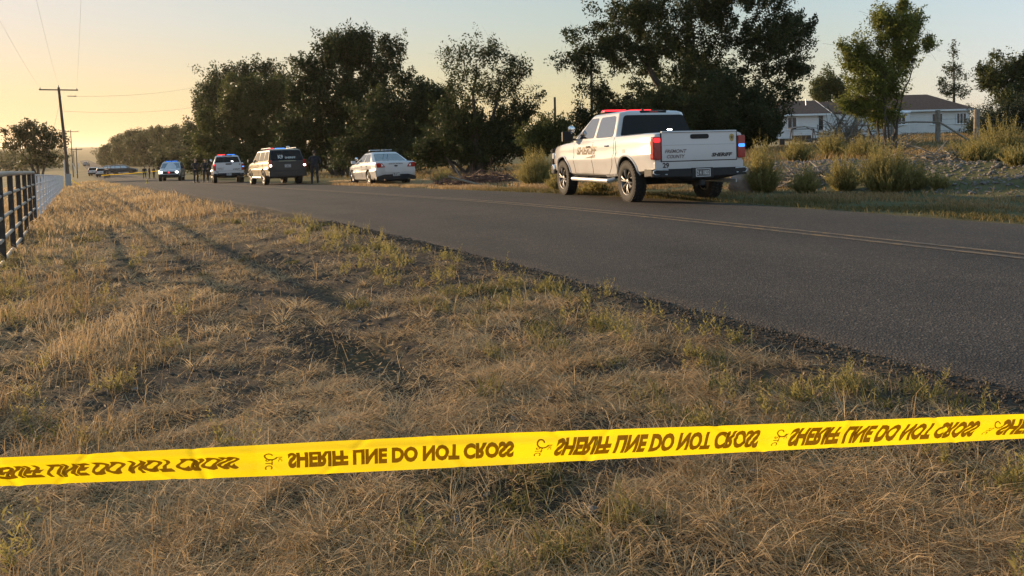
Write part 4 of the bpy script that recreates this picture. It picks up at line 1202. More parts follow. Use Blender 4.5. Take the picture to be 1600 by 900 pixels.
for s_ in np.arange(23.2, 84, 2.7):
    x_, y_ = fence_xy(s_); zt = top_z(s_); q = MB(); q.box((x_ - fo.x, y_ - fo.y, zt - .66 - fo.z), (.05, .05, 1.25)); q.build('post', M['pale_steel'], fr2)

def pole(px, d, ytop, label, arm=None, lean=.0, r=.15, box=False, ybase=None):
    p = foot(px, d); root = empty('utility_pole', p, R(30), label, 'utility pole')
    top = unproj(px, ytop, d).z - p.z
    q = MB(); q.tube([(0, 0, -.4), (lean * .5, 0, top * .5), (lean, 0, top)], [r, r * .9, r * .72], 12); q.build('pole', M['pole_wood'], root)
    if arm:
        for az, hw in arm:
            z = top - az; q = MB(); q.box((lean, -.12, z), (hw * 2, .10, .13)); q.build('crossarm', M['pole_wood'], root)
            for x in (-hw + .12, hw - .12, ):
                q = MB(); q.lathe([(0, 0), (.05, 0), (.06, .06), (.04, .12), (.05, .18), (0, .2)], 10, 'z', c=(lean + x, -.12, z + .065)); q.build('insulator', M['insul'], root)
        q = MB(); q.lathe([(0, 0), (.05, 0), (.06, .08), (.04, .16), (.05, .24), (0, .26)], 10, 'z', c=(lean, 0, top)); q.build('insulator', M['insul'], root)
    return root, top
p1, h1 = pole(105.5, 84, 137, 'tall leaning wooden utility pole with crossarm beside the grey cabinet', [(.28, 1.85)], -.55, .17)
q = MB(); q.tube([(.25, -.1, h1 - .95), (.9, -.1, h1 - .95)], .05, 6); q.tube([(.9, -.1, h1 - .98), (1.1, -.1, h1 - .93)], .07, 6); q.build('bracket', M['insul'], p1)
q = MB(); q.tube([(-.30, .05, -.3), (-.36, .05, 2.9)], .09, 8); q.build('riser_pipe', M['galv'], p1)
p2, h2 = pole(112.5, 165, 204, 'far slender utility pole seen just right of the tall leaning pole', [(.25, 1.5)], -.1, .11)
p3, h3 = pole(119, 150, 231, 'short far utility pole with low crossarm and pale forked guy guards', [(.35, 1.0)], 0, .10)
pole(114.5, 330, 236, 'faintest farthest utility pole by the road vanishing to the hills', [(.3, 1.2)], 0, .16)
q = MB(); q.tube([(-.75, 0, 3.0), (-.05, 0, .9)], .07, 6); q.tube([(.25, 0, 3.0), (-.05, 0, .9)], .07, 6); q.build('guy_guard', M['trim'], p3)
pole(868, 52, 152, 'bare short utility pole behind the dark shrubs left of the pickup', None, 0, .10)
pole(925.5, 50, 90, 'bare tall utility pole among hanging branches above the red beacons', None, 0, .10)
# wires run on to the next pole behind the camera
lp = p1.matrix_basis
def wire(a, b__, sag, label, r=.011):
    q = MB(); n = 40; pts = []
    for k in range(n + 1):
        t = k / n; pts.append(a.lerp(b__, t) - Vector((0, 0, sag * 4 * t * (1 - t))))
    q.tube(pts, r, 5); tag(q.build('power_line', M['wire'], None), label, 'power line')
bp = Matrix.Translation(p1.location) @ Matrix.Rotation(R(30), 4, 'Z')
nx = Vector((*xy(-12, -1.2), 0)) + Vector((0, 0, 9.2))
for x, lb in ((-1.73, 'overhead wire running from the left end of the tall pole crossarm'), (0, 'overhead wire running from the tip of the tall leaning pole'), (1.73, 'overhead wire running from the right end of the tall pole crossarm')):
    a = bp @ Vector((-.55 + x, -.12, h1 + (.25 if x == 0 else -.03)))
    wire(a, nx + Vector((math.cos(R(30)) * x, math.sin(R(30)) * x, .3 if x == 0 else 0)), .9, lb, .0048)
a = bp @ Vector((-.55 + .9, -.12, h1 - .95)); wire(a, unproj(330, 131, 120), .6, 'service wire leaving the tall pole towards the trees, upper of two', .012)
a = bp @ Vector((-.2, -.05, h1 - 2.6)); wire(a, unproj(330, 163, 120), .6, 'service wire leaving the tall pole towards the trees, lower of two', .012)
a = bp @ Vector((-.35, 0, h1 - 1.0)); g_ = foot(60, 96); wire(a, g_, 0, 'guy wire slanting from the tall pole down behind the left tree', .014)
# cabinet and little objects
c_ = place(104, 79); cb = empty('utility_cabinet', c_, R(30), 'grey steel utility cabinet at the foot of the tall pole', 'cabinet')
q = MB(); q.box((0, 0, .62), (.55, .45, 1.3)); q.build('housing', M['box_grey'], cb, bevel=.02)
q = MB(); q.box((0, 0, 1.30), (.60, .50, .06)); q.build('lid', M['box_grey'], cb, bevel=.02)
q = MB(); q.box((0, -.228, .62), (.46, .012, 1.0)); q.build('door', M['box_grey'], cb, bevel=.004)
c_ = place(227.5, 64); cb = empty('marker_post', c_, 0, 'small yellow marker standing on the near edge of the far road', 'marker')
q = MB(); q.lathe([(.0, 0), (.14, 0), (.14, .03), (.07, .05), (.04, .36), (0, .37)], 12, 'z'); q.build('cone', M['yellow_post'], cb)
q = MB(); q.lathe([(.068, .16), (.072, .16), (.058, .24), (.055, .24)], 12, 'z'); q.build('band', M['seam'], cb)

# ------------------------------------------------------------------ farmhouse
hs = empty('farmhouse', foot(1440, 78), R(-2), 'white clapboard farmhouse with brown roof, two wings and dark windows', 'house')
hz = hs.location.z
def L(px, y, d): return Vector((unproj(px, y, d).x - hs.location.x, unproj(px, y, d).y - hs.location.y, unproj(px, y, d).z - hz))
def hip(q, x0, x1, y0, y1, ze, zr, ins0, ins1, ov=.45, th=.12):
    a = [(x0 - ov, y0 - ov, ze), (x1 + ov, y0 - ov, ze), (x1 + ov, y1 + ov, ze), (x0 - ov, y1 + ov, ze)]
    ym = (y0 + y1) / 2; r0 = (x0 + ins0 - (ov if ins0 == 0 else 0), ym, zr); r1 = (x1 - ins1 + (ov if ins1 == 0 else 0), ym, zr)
    lo = [(p[0], p[1], p[2] - th) for p in a]
    q.add(a + [r0, r1] + lo, [(0, 1, 5, 4), (2, 3, 4, 5), (3, 0, 4), (1, 2, 5), (6, 7, 1, 0), (7, 8, 2, 1), (8, 9, 3, 2), (9, 6, 0, 3), (9, 8, 7, 6)])
xa = L(1372, 200, 78).x; xb = L(1514, 200, 78).x; xl = L(1217, 200, 72).x; xl2 = L(1296, 200, 72).x; yl = -6.0
EV = 2.45
q = MB(); q.box(((xa + xb) / 2, 3.5, EV / 2 - .2), (xb - xa, 7, EV + .4)); q.build('wall', M['siding'], hs)
q = MB(); q.box(((xl + xl2) / 2, yl + 4, EV / 2 - .35), (xl2 - xl, 8, EV + .1)); q.build('wall', M['siding'], hs)
q = MB(); q.box(((xl2 + xa) / 2, 3.2, EV / 2 - .25), (xa - xl2 + .2, 5.6, EV + .1)); q.build('wall', M['siding'], hs)
q = MB(); hip(q, xa, xb, 0, 7, EV, EV + 1.75, .6, 2.6); q.build('roof', M['roof'], hs, smooth=False)
q = MB(); hip(q, xl, xl2, yl, yl + 8, EV - .30, EV + 1.15, 1.9, 0); rl = q.build('roof', M['roof'], hs, smooth=False)
q = MB(); hip(q, xl2 - .3, xa + .4, .6, 5.8, EV - .02, EV + 1.2, 0, 0); q.build('roof', M['roof'], hs, smooth=False)
q = MB(); q.add([(xl2 + .01, yl, EV - .4), (xl2 + .01, yl + 8, EV - .4), (xl2 + .01, yl + 4, EV + 1.0)], [(0, 1, 2)]); q.add([(xl2 - .1, yl, EV - .4), (xl2 - .1, yl + 8, EV - .4), (xl2 - .1, yl + 4, EV + 1.0)], [(2, 1, 0)]); q.build('gable', M['siding'], hs, smooth=False)
q = MB()
for y0_, y1_ in ((yl - .45, yl + 4), (yl + 8.45, yl + 4)):
    q.tube([(xl2 + .47, y0_, EV - .36), (xl2 + .47, y1_, EV + 1.08)], .09, 4)
q.build('barge_board', M['trim'], hs)
q = MB(); q.box(((xa + xb) / 2, -.47, EV - .08), (xb - xa + .95, .06, .17)); q.build('fascia', M['trim'], hs)
q = MB(); q.box(((xl + xl2) / 2, yl - .47, EV - .38), (xl2 - xl + .95, .06, .17)); q.build('fascia', M['trim'], hs)
q = MB(); q.tube([(xl2 - 1.0, yl + 2.4, EV + .3), (xl2 - 1.0, yl + 2.4, EV + 1.25)], .06, 8); q.build('vent_pipe', M['galv'], rl)
# bay with its own little roof
bx0, bx1 = L(1388, 200, 77).x, L(1431, 200, 77).x
q = MB(); q.loft([[(bx0, 0.1, z), (bx0 + .5, -.8, z), (bx1 - .5, -.8, z), (bx1, 0.1, z)] for z in (-.4, EV - .25)]); q.build('bay_wall', M['siding'], hs, smooth=False)
q = MB(); q.loft([[(bx0 - .15, 0.1, EV - .25), (bx0 + .42, -.98, EV - .25), (bx1 - .42, -.98, EV - .25), (bx1 + .15, 0.1, EV - .25)], [(bx0 + .3, 0.1, EV + .05), (bx0 + .7, -.3, EV + .05), (bx1 - .7, -.3, EV + .05), (bx1 - .3, .1, EV + .05)]]); q.build('bay_roof', M['trim'], hs, smooth=False)
def hwin(cx, y, z0, z1, w, n=2, sh=True):
    f = MB(); f.box((cx, y - .02, (z0 + z1) / 2), (w + .16, .06, z1 - z0 + .16)); o = f.build('window', M['trim'], hs)
    for k in range(n):
        q = MB(); ww = w / n; q.box((cx - w / 2 + ww * (k + .5), y - .055, (z0 + z1) / 2), (ww - .10, .03, z1 - z0)); q.build('pane', M['window_dark'], o)
    q = MB(); q.box((cx, y - .06, z0 - .10), (w + .3, .12, .06)); q.build('sill', M['trim'], o)
hwin((bx0 + bx1) / 2 - .1, -.82, 1.05, 2.0, 1.15, 3); hwin(L(1459, 0, 78).x, -.02, 1.02, 2.0, 1.05, 2); hwin(L(1496, 0, 78).x, -.02, 1.02, 2.0, .95, 3); hwin(L(1376, 0, 78).x + .45, -.02, 1.0, 2.0, .5, 1)
for px in (1236, 1243):
    hwin(L(px, 0, 72).x, yl - .02, .75, 1.85, .42, 1)
hwin(L(1284, 0, 72).x, yl - .02, .6, 1.95, .5, 1)
q = MB(); q.box(((xl + xl2) / 2, yl - 1.6, -.22), (xl2 - xl + .4, 3.2, .16)); q.build('porch_slab', M['stone'], hs)

# porch swing
p = foot(1254, 66); sw = empty('garden_swing', p, R(-8), 'dark canopy garden swing standing before the left house wing', 'swing')
q = MB()
for x in (-1.0, 1.0):
    q.tube([(x, -.75, 0), (x * .92, -.1, 1.62)], .04, 6); q.tube([(x, .75, 0), (x * .92, .1, 1.62)], .04, 6); q.tube([(x, -.72, .08), (x, .72, .08)], .03, 6)
q.tube([(-.92, 0, 1.62), (.92, 0, 1.62)], .04, 6); q.build('frame', M['iron'], sw)
q = MB(); q.loft([[(x, -.75, 1.62 + .14 * math.cos(x * 1.4)), (x, .75, 1.70 + .14 * math.cos(x * 1.4)), (x, .75, 1.74 + .14 * math.cos(x * 1.4)), (x, -.75, 1.66 + .14 * math.cos(x * 1.4))] for x in np.linspace(-1.1, 1.1, 9)]); q.build('canopy', M['iron'], sw)
q = MB(); q.box((0, 0, .52), (1.6, .55, .12)); q.build('seat', M['cushion'], sw, bevel=.04)
q = MB(); q.box((0, .30, .82), (1.6, .10, .52), rot=Matrix.Rotation(R(-14), 3, 'X')); q.build('backrest', M['cushion'], sw, bevel=.04)
q = MB()
for x in (-.8, .8): q.tube([(x, 0, 1.62), (x, -.1, .55)], .015, 5)
q.build('hanger', M['iron'], sw)
# patio table with chair behind weeds
p = foot(1225, 66); tb = empty('garden_chair', p, R(20), 'low dark garden chair beside the canopy swing', 'chair')
q = MB(); q.box((0, 0, .42), (.55, .5, .06)); q.build('seat', M['iron'], tb, bevel=.02)
q = MB(); q.box((0, .26, .72), (.55, .05, .6)); q.build('backrest', M['iron'], tb, bevel=.02)
for x in (-.25, .25):
    for y in (-.22, .22):
        q = MB(); q.tube([(x, y, .42), (x * 1.1, y * 1.1, 0)], .022, 6); q.build('leg', M['iron'], tb)

# wooden yard fence
yf = empty('yard_fence', foot(1430, 42), 0, 'weathered wooden yard fence of thick posts and thin rails before the house', 'fence')
yo = Vector(yf.location)
posts = [(1338, 40, 173, .09), (1394, 41, 178, .10), (1465, 41, 172, .13), (1525, 41, 171, .15)]
tops = []
for i, (px, d, yt, r) in enumerate(posts):
    p = foot(px, d); t_ = unproj(px, yt, d); q = MB()
    q.tube([p - yo - Vector((0, 0, .3)), (p + t_) / 2 - yo + Vector((.01 * i, 0, 0)), Vector((p.x + .02 * (i % 2), p.y, t_.z)) - yo], [r * 1.05, r, r * .95], 9); q.build('post', M['grey_wood'], yf); tops.append((p, t_))
for i, (pxa, ya, pxb, yb) in enumerate(((1394, 192, 1465, 191), (1338, 196, 1394, 197))):
    q = MB(); q.tube([unproj(pxa, ya, 41) - yo, unproj((pxa + pxb) / 2, (ya + yb) / 2 - 1, 41) - yo, unproj(pxb, yb, 41) - yo], [.045, .05, .045], 7); q.build('rail', M['grey_wood'], yf)
q = MB(); q.tube([unproj(1467, 190, 40.8) - yo, unproj(1513, 219, 40.2) - yo], [.055, .05], 7); q.build('brace', M['grey_wood'], yf)
q = MB()
for k in range(4):
    z = .35 + .3 * k
    q.tube([Vector((tops[2][0].x, tops[2][0].y - .1, tops[2][0].z + z)) - yo, Vector((tops[3][0].x, tops[3][0].y - .1, tops[3][0].z + z)) - yo, unproj(1640, 205, 41) - yo + Vector((0, 0, z - .9))], .008, 4)
q.build('wire_strand', M['wire'], yf)

# ------------------------------------------------------------------ brush piles, stones
def sticks(name, label, cat, base, n, rx, ry, h, rmin, rmax, mat, seed, lo=.6, hi=1.6, up=.5):
    rs = np.random.RandomState(seed); root = empty(name, base, 0, label, cat); q = MB()
    for k in range(n):
        c = Vector((rs.normal(0, rx * .5), rs.normal(0, ry * .5), 0)); hh = h * math.exp(-(c.x / rx) ** 2 - (c.y / ry) ** 2)
        c.z = gz(base.x + c.x, base.y + c.y) - base.z + rs.uniform(0, hh)
        a = rs.uniform(0, 2 * math.pi); ln = rs.uniform(lo, hi); v = Vector((math.cos(a), math.sin(a), rs.normal(0, up))).normalized()
        r = rs.uniform(rmin, rmax); mid = c + v * ln * .5 + Vector(rs.normal(0, .06 * ln, 3))
        P = [c, mid, c + v * ln + Vector(rs.normal(0, .1 * ln, 3))]
        q.tube(P, [r, r * .8, r * .35], 5)
        for j in range(rs.randint(1, 4)):
            t = P[1].lerp(P[2], rs.rand()); q.tube([t, t + Vector(rs.normal(0, .25 * ln, 3))], [r * .45, r * .15], 4)
    q.build('branches', M[mat], root)
    return root
sticks('brush_pile', 'reddish brown pile of cut branches on the grass behind the white sedan', 'brush pile', foot(752, 29.5), 230, 2.0, .7, .42, .010, .035, 'red_wood', 3, .4, 1.2, .22)
p = foot(722, 28.2); lg = MB(); lg.tube([(-.55, 0, .42), (.0, .05, .26), (.70, .1, .05)], [.035, .042, .05], 9)
lg.tube([(-.1, .02, .36), (-.3, .0, .75)], [.04, .02], 6)
o = lg.build('log', M['grey_wood'], None); o.location = p; tag(o, 'pale forked log leaning at the left end of the reddish brush pile', 'log')
sticks('brush_pile', 'tall tangle of grey dead branches left of the bright green tree', 'brush pile', foot(1318, 38.5), 150, .9, .8, 1.55, .012, .05, 'grey_wood', 5, .8, 1.8, 1.0)
sticks('brush_pile', 'small heap of pale bare branches under the bright green tree', 'brush pile', foot(1400, 29), 60, .7, .5, .45, .008, .03, 'grey_wood', 8, .5, 1.2, .5)
sticks('brush_pile', 'pale sticks lying on the grey dirt bank right of the pickup', 'brush pile', foot(1262, 19.6) + Vector((0, 0, .05)), 170, .7, .35, .22, .008, .03, 'grey_wood', 9, .4, .9, .25)
sticks('brush_pile', 'grey driftwood scraps along the crest of the dirt bank at far right', 'brush pile', foot(1480, 19.2), 130, 2.3, .8, .22, .008, .028, 'grey_wood', 10, .3, .9, .2)
def stone(label, p, r, seed, mat, flat=.75):
    rs = np.random.RandomState(seed); bm = bmesh.new(); bmesh.ops.create_icosphere(bm, subdivisions=3, radius=1)
    o1 = rs.rand(3) * 50
    for v in bm.verts:
        n = float(fbm(v.co.x * 1.3 + o1[0], v.co.y * 1.3 + v.co.z * 1.7 + o1[1], 55)) - .5
        v.co = Vector((v.co.x * r[0], v.co.y * r[1], v.co.z * r[2])) * (1 + .55 * n)
    me = bpy.data.meshes.new('boulder'); bm.to_mesh(me); bm.free(); me.materials.append(M[mat])
    me.polygons.foreach_set('use_smooth', [True] * len(me.polygons))
    o = bpy.data.objects.new('boulder', me); COL.objects.link(o); o.location = p + Vector((0, 0, r[2] * .55)); tag(o, label, 'boulder')
    return o
stone('pinkish boulder just right of the pickup rear bumper', foot(1163, 18.6), (.34, .3, .36), 4, 'pink_stone')
# clods of the spoil bank
rs = np.random.RandomState(77); q = MB()
ico = [(0, 0, 1), (.894, 0, .447), (.276, .851, .447), (-.724, .526, .447), (-.724, -.526, .447), (.276, -.851, .447), (.724, .526, -.447), (-.276, .851, -.447), (-.894, 0, -.447), (-.276, -.851, -.447), (.724, -.526, -.447), (0, 0, -1)]
icf = [(0, 1, 2), (0, 2, 3), (0, 3, 4), (0, 4, 5), (0, 5, 1), (1, 6, 2), (2, 7, 3), (3, 8, 4), (4, 9, 5), (5, 10, 1), (2, 6, 7), (3, 7, 8), (4, 8, 9), (5, 9, 10), (1, 10, 6), (11, 7, 6), (11, 8, 7), (11, 9, 8), (11, 10, 9), (11, 6, 10)]
for k in range(6500):
    s_ = rs.uniform(-9, 16.5); t_ = 17.4 + rs.normal(0, .85); x_, y_ = xy(s_, t_)
    r = abs(rs.normal(0, .020)) + .010; z_ = gz(x_, y_) + r * .2
    q.add([(x_ + r * a * rs.uniform(.6, 1.6), y_ + r * b__ * rs.uniform(.6, 1.6), z_ + r * c_ * rs.uniform(.5, 1.0)) for a, b__, c_ in ico], icf)
tag(q.build('rubble', M['stone'], None, smooth=False), 'grey clods and stones of the dirt bank', 'rubble', kind='stuff')
q = MB()
for k in range(9000):
    s_ = 14 * rs.rand() ** 1.5 - 1.0; t_ = T_NEAR + rs.normal(.0, .10); x_, y_ = xy(s_, t_)
    r = rs.uniform(.003, .010) + .006 * (rs.rand() > .95)
    if t_ > T_NEAR + .12: continue
    z_ = max(gz(x_, y_), float(z_road(s_)) - .06) + r * .3
    q.add([(x_ + r * a * rs.uniform(.6, 1.5), y_ + r * b__ * rs.uniform(.6, 1.5), z_ + r * c_) for a, b__, c_ in ico], icf)
tag(q.build('gravel', M['asphalt'], None, smooth=False), 'loose chippings along the ragged road edge', 'gravel', kind='stuff')
# ------------------------------------------------------------------ trees
def leaf_cloud(C, n_per, crad, lsize, rs, flat=.8, wid=.42, droop=0.0, up=0.0, spray=None):
    n = len(C) * n_per
    base = np.repeat(C, n_per, 0)
    cr = np.repeat(crad * (.6 + .8 * rs.rand(len(C))), n_per)[:, None]
    p = rs.normal(0, 1, (n, 3)); p /= np.linalg.norm(p, axis=1)[:, None] + 1e-9
    p *= (rs.rand(n, 1) ** .5) * cr; p[:, 2] *= flat
    if spray is not None:                      # leaves strung along outward twigs, so the outline is ragged
        ax = np.repeat(spray, n_per, 0); al = (p * ax).sum(1)[:, None]
        q_ = np.abs(al) / (cr + 1e-9)
        p = (p - ax * al) * (.85 - .55 * q_) + ax * al * 1.75
    if droop: p[:, 2] -= droop * rs.rand(n) ** 2 * cr[:, 0]
    P = base + p
    d = rs.normal(0, 1, (n, 3)); d[:, 2] += up; d /= np.linalg.norm(d, axis=1)[:, None]
    e = np.cross(d, rs.normal(0, 1, (n, 3))); e /= np.linalg.norm(e, axis=1)[:, None] + 1e-9
    L = (lsize * (.6 + .8 * rs.rand(n)))[:, None]
    nrm = np.cross(d, e)
    V = np.stack([P - d * L * .5, P + e * L * wid * .5 + nrm * L * .06, P + d * L * .5, P - e * L * wid * .5 + nrm * L * .06], 1).reshape(-1, 3)
    Q = np.arange(n * 4).reshape(-1, 4)
    tint = np.repeat(np.clip(np.repeat(rs.rand(len(C)), n_per) * .45 + rs.rand(n) * .55, 0, 1), 4)
    return V, Q, tint
def tree(label, px, d, lobes, ncl, nleaf, lsize, crad, leaf, seed, bark='bark', tr=.25, stems=1, cat='tree', name='tree', depth=.8, shell=2.2, droop=0, twigs=2, spread=.5, basepx=None, group=None, up=0.0, limb=.012, loc=None):
    rs = np.random.RandomState(seed)
    base = Vector(loc) if loc is not None else foot(basepx or px, d)
    root = empty(name, base, 0, label, cat, group)
    k = 1 / FPX
    lw = []
    for (cx, cy, rx, ry) in lobes:
        c = unproj(cx, cy, d) - base; lw.append((c.x, c.y + rs.normal(0, rx * d * k * .25), c.z, rx * d * k, rx * d * k * depth, ry * d * k))
    lw = np.array(lw); vol = lw[:, 3] * lw[:, 4] * lw[:, 5]; vol = vol ** .75
    li = rs.choice(len(lw), ncl, p=vol / vol.sum())
    u = rs.normal(0, 1, (ncl, 3)); u /= np.linalg.norm(u, axis=1)[:, None]
    rr = rs.rand(ncl, 1) ** (1 / shell)
    C = lw[li, :3] + u * rr * np.maximum(lw[li, 3:6] - crad * .55, .1)
    # ragged outline: some clumps reach past the envelope, others fall short
    jit = .80 + .45 * rs.rand(ncl, 1) + .25 * (rs.rand(ncl, 1) > .88)
    C = lw[li, :3] + (C - lw[li, :3]) * jit
    C[:, 2] = np.maximum(C[:, 2], .25 * crad)
    SPR = (C - np.array([0, 0, lw[:, 2].mean() * .55])); SPR /= np.linalg.norm(SPR, axis=1)[:, None] + 1e-6
    SPR = SPR + rs.normal(0, .55, (ncl, 3)) + np.array([0, 0, .45 if not droop else .05]); SPR /= np.linalg.norm(SPR, axis=1)[:, None] + 1e-6
    # skeleton
    q = MB()
    nodes = []; top = lw[:, 2].max(); H = top
    for s_ in range(stems):
        a = 2 * math.pi * s_ / max(1, stems) + rs.rand(); off = .12 * (stems > 1) + .02
        tgt = lw[rs.randint(len(lw))] if stems > 1 else lw[np.argmax(lw[:, 2])]
        p0 = Vector((math.cos(a) * off * 2, math.sin(a) * off * 2, -.3))
        p3 = Vector((tgt[0] * spread * 1.5 if stems > 1 else tgt[0] * .7, tgt[1] * .8, tgt[2] * (.9 if stems > 1 else 1.0)))
        n = 9; pts = []; rad = []
        for j in range(n + 1):
            t = j / n; p = p0.lerp(p3, t); p.x = p0.x + (p3.x - p0.x) * t ** 1.35; p.y = p0.y + (p3.y - p0.y) * t ** 1.35
            p += Vector(rs.normal(0, .03 * H * t * .4, 3)); pts.append(p); rad.append(tr * (1 - .85 * t) * (1.35 if j == 0 else 1))
        q.tube(pts, rad, 9)
        for j in range(2, n + 1): nodes.append((*pts[j], rad[j]))
    N = np.zeros((len(nodes) + ncl * 4, 4)); N[:len(nodes)] = nodes; cnt = len(nodes)
    order = np.argsort(np.linalg.norm(C - np.array([0, 0, H * .35]), axis=1))
    for i in order:
        c = C[i]; dv = N[:cnt, :3] - c; dist = np.linalg.norm(dv, axis=1) + np.maximum(0, dv[:, 2]) * 1.5
        j = int(np.argmin(dist)); a = Vector(N[j, :3]); b__ = Vector(c); ln = (b__ - a).length
        if ln < .05: continue
        r0 = min(N[j, 3] * .75, limb * 1.2 + limb * ln * 1.3); 
        m1 = a.lerp(b__, .4) + Vector((rs.normal(0, .07 * ln), rs.normal(0, .07 * ln), .10 * ln)); m2 = a.lerp(b__, .75) + Vector((rs.normal(0, .05 * ln), rs.normal(0, .05 * ln), .07 * ln))
        q.tube([a, m1, m2, b__], [r0, r0 * .8, r0 * .6, r0 * .3], 5, cap=False)
        for p, r_ in ((m1, .8), (m2, .6), (b__, .35)):
            if cnt < len(N): N[cnt] = (*p, max(r0 * r_, .006)); cnt += 1
        for t_ in range(twigs):
            e = b__ + Vector(rs.normal(0, crad * .7, 3)) - Vector((0, 0, droop * crad * .5))
            q.tube([m2.lerp(b__, rs.rand()), e], [r0 * .3 + .003, .003], 3, cap=False)
    q.build('trunk', M[bark], root)
    V, Q, tint = leaf_cloud(C, nleaf, crad * .82, lsize, rs, droop=droop, up=up, spray=SPR)
    np_mesh('crown', V, Q, None, M[leaf], {'tint': tint}, False, root)
    return root
tree('huge spreading willow filling the sky behind the white pickup', 1085, 41, [(1075, 70, 105, 85), (965, 70, 78, 50), (1190, 70, 82, 62), (902, 100, 38, 36), (1240, 110, 42, 58), (1070, 165, 110, 55), (1150, 170, 80, 55), (1000, 15, 75, 42), (1130, -5, 105, 50), (935, 150, 36, 36), (1235, 40, 55, 45), (1010, 190, 60, 35), (1085, 140, 85, 60), (1080, 195, 80, 30)], 680, 170, .17, .62, 'leaf_dark', 1, tr=.5, stems=4, droop=.6, twigs=3, depth=.75, limb=.016)
tree('dark shaggy tree filling the gap right of the pickup, left of the farmhouse', 1170, 46, [(1180, 180, 45, 45), (1140, 190, 50, 40), (1095, 190, 50, 40), (1210, 195, 22, 28), (1185, 208, 28, 22), (1160, 215, 40, 20)], 250, 140, .2, .7, 'leaf_dark', 2, tr=.2, stems=3)
tree('dark tree standing behind the red beacons of the near pickup', 960, 47, [(950, 190, 55, 40), (1000, 180, 45, 45), (915, 190, 28, 30)], 150, 120, .18, .65, 'leaf_dark', 22, tr=.18, stems=3)
tree('rounded dark green shrub tree below the short bare pole', 852, 38, [(850, 212, 34, 32), (882, 208, 20, 32), (832, 225, 22, 28)], 110, 130, .14, .5, 'leaf_mid', 3, tr=.12, stems=3)
tree('open airy tree with thin see-through crown, right of the tall cottonwoods', 745, 44, [(742, 85, 52, 34), (700, 95, 26, 28), (800, 108, 36, 34), (772, 140, 50, 32), (838, 150, 20, 24), (735, 130, 45, 38), (815, 175, 34, 25)], 230, 36, .17, .55, 'leaf_dark', 4, tr=.22, stems=4, twigs=4, shell=3.0, limb=.013)
tree('dense dark thicket tree behind the reddish brush pile', 725, 44, [(720, 205, 62, 55), (790, 200, 48, 45), (675, 235, 42, 35), (830, 230, 30, 24), (760, 235, 60, 30)], 260, 130, .18, .7, 'leaf_dark', 5, tr=.16, stems=4)
tree('dense dark tree rising right above the white sedan', 620, 54, [(600, 205, 55, 60), (650, 185, 45, 58), (690, 160, 30, 35), (575, 240, 55, 35), (650, 240, 50, 30), (668, 165, 40, 42), (700, 200, 38, 42)], 430, 160, .22, .85, 'leaf_dark', 6, tr=.25, stems=3)
tree('tall cottonwood with the highest crown, above the standing officer', 535, 60, [(530, 85, 46, 44), (490, 120, 36, 38), (562, 72, 38, 30), (540, 150, 55, 45), (500, 200, 45, 55), (470, 160, 25, 40), (545, 215, 50, 50), (462, 215, 32, 45), (470, 250, 42, 24)], 470, 150, .24, .85, 'leaf_dark', 7, tr=.35, stems=4, shell=2.6)
tree('tall cottonwood with ragged open crown leaning right above the sedan', 605, 62, [(610, 85, 30, 36), (632, 128, 26, 28), (590, 120, 32, 38), (600, 165, 36, 32)], 150, 80, .24, .75, 'leaf_dark', 8, tr=.28, stems=3, shell=2.8, twigs=3)
tree('green leafy tree overhanging the road behind the far white pickup', 395, 80, [(392, 150, 52, 42), (370, 210, 50, 55), (425, 215, 45, 55), (345, 235, 26, 34), (440, 150, 30, 36), (395, 245, 55, 28), (455, 190, 34, 50), (320, 205, 26, 40)], 460, 150, .27, 1.0, 'leaf_mid', 9, tr=.3, stems=3)
tree('dark tree crown with pointed top behind the green overhanging tree', 385, 98, [(365, 112, 32, 28), (412, 112, 30, 26), (345, 150, 40, 45), (440, 125, 26, 26), (385, 170, 60, 60)], 200, 100, .33, 1.2, 'leaf_dark', 10, tr=.3, stems=3)
tree('tall dark tree at the left end of the roadside trees', 325, 115, [(318, 172, 28, 42), (335, 140, 22, 28), (302, 215, 17, 36), (325, 235, 30, 38)], 190, 100, .36, 1.3, 'leaf_dark', 11, tr=.3, stems=3, basepx=330)
tree('low green shrub tree behind the two standing officers', 320, 88, [(320, 250, 28, 22), (345, 255, 24, 18), (298, 258, 14, 14)], 90, 100, .26, .9, 'leaf_mid', 12, tr=.12, stems=3)
tree('bright yellow green young tree standing before the farmhouse', 1385, 29, [(1398, 50, 40, 46), (1345, 88, 30, 36), (1350, 145, 40, 34), (1392, 120, 32, 46), (1432, 40, 22, 30), (1342, 172, 24, 20), (1385, 178, 26, 26), (1318, 72, 14, 12), (1418, 92, 26, 32), (1372, 30, 20, 24), (1450, 70, 14, 18), (1408, 10, 14, 14), (1325, 165, 16, 14), (1365, 110, 30, 40)], 460, 95, .10, .36, 'leaf_bright', 13, tr=.065, stems=7, twigs=4, shell=2.2, limb=.008, up=.3, spread=.42)
tree('rounded distant tree behind the left house wing', 1298, 98, [(1298, 132, 30, 26), (1280, 148, 18, 16), (1318, 145, 20, 18)], 110, 90, .3, 1.0, 'leaf_mid', 14, tr=.2)
tree('sparse pointed tree with nearly bare top behind the house roof', 1490, 92, [(1490, 80, 7, 20), (1490, 112, 18, 18), (1492, 140, 28, 16), (1472, 128, 12, 8), (1510, 122, 10, 8)], 90, 26, .26, .7, 'leaf_dark', 15, tr=.2, twigs=4, shell=3)
tree('broad green tree at the right edge above the dark juniper', 1578, 62, [(1572, 112, 42, 34), (1602, 98, 30, 28), (1545, 128, 24, 22), (1620, 150, 40, 45), (1580, 150, 40, 28), (1530, 105, 14, 10)], 230, 95, .22, .75, 'leaf_mid', 16, tr=.25, stems=3, twigs=3)
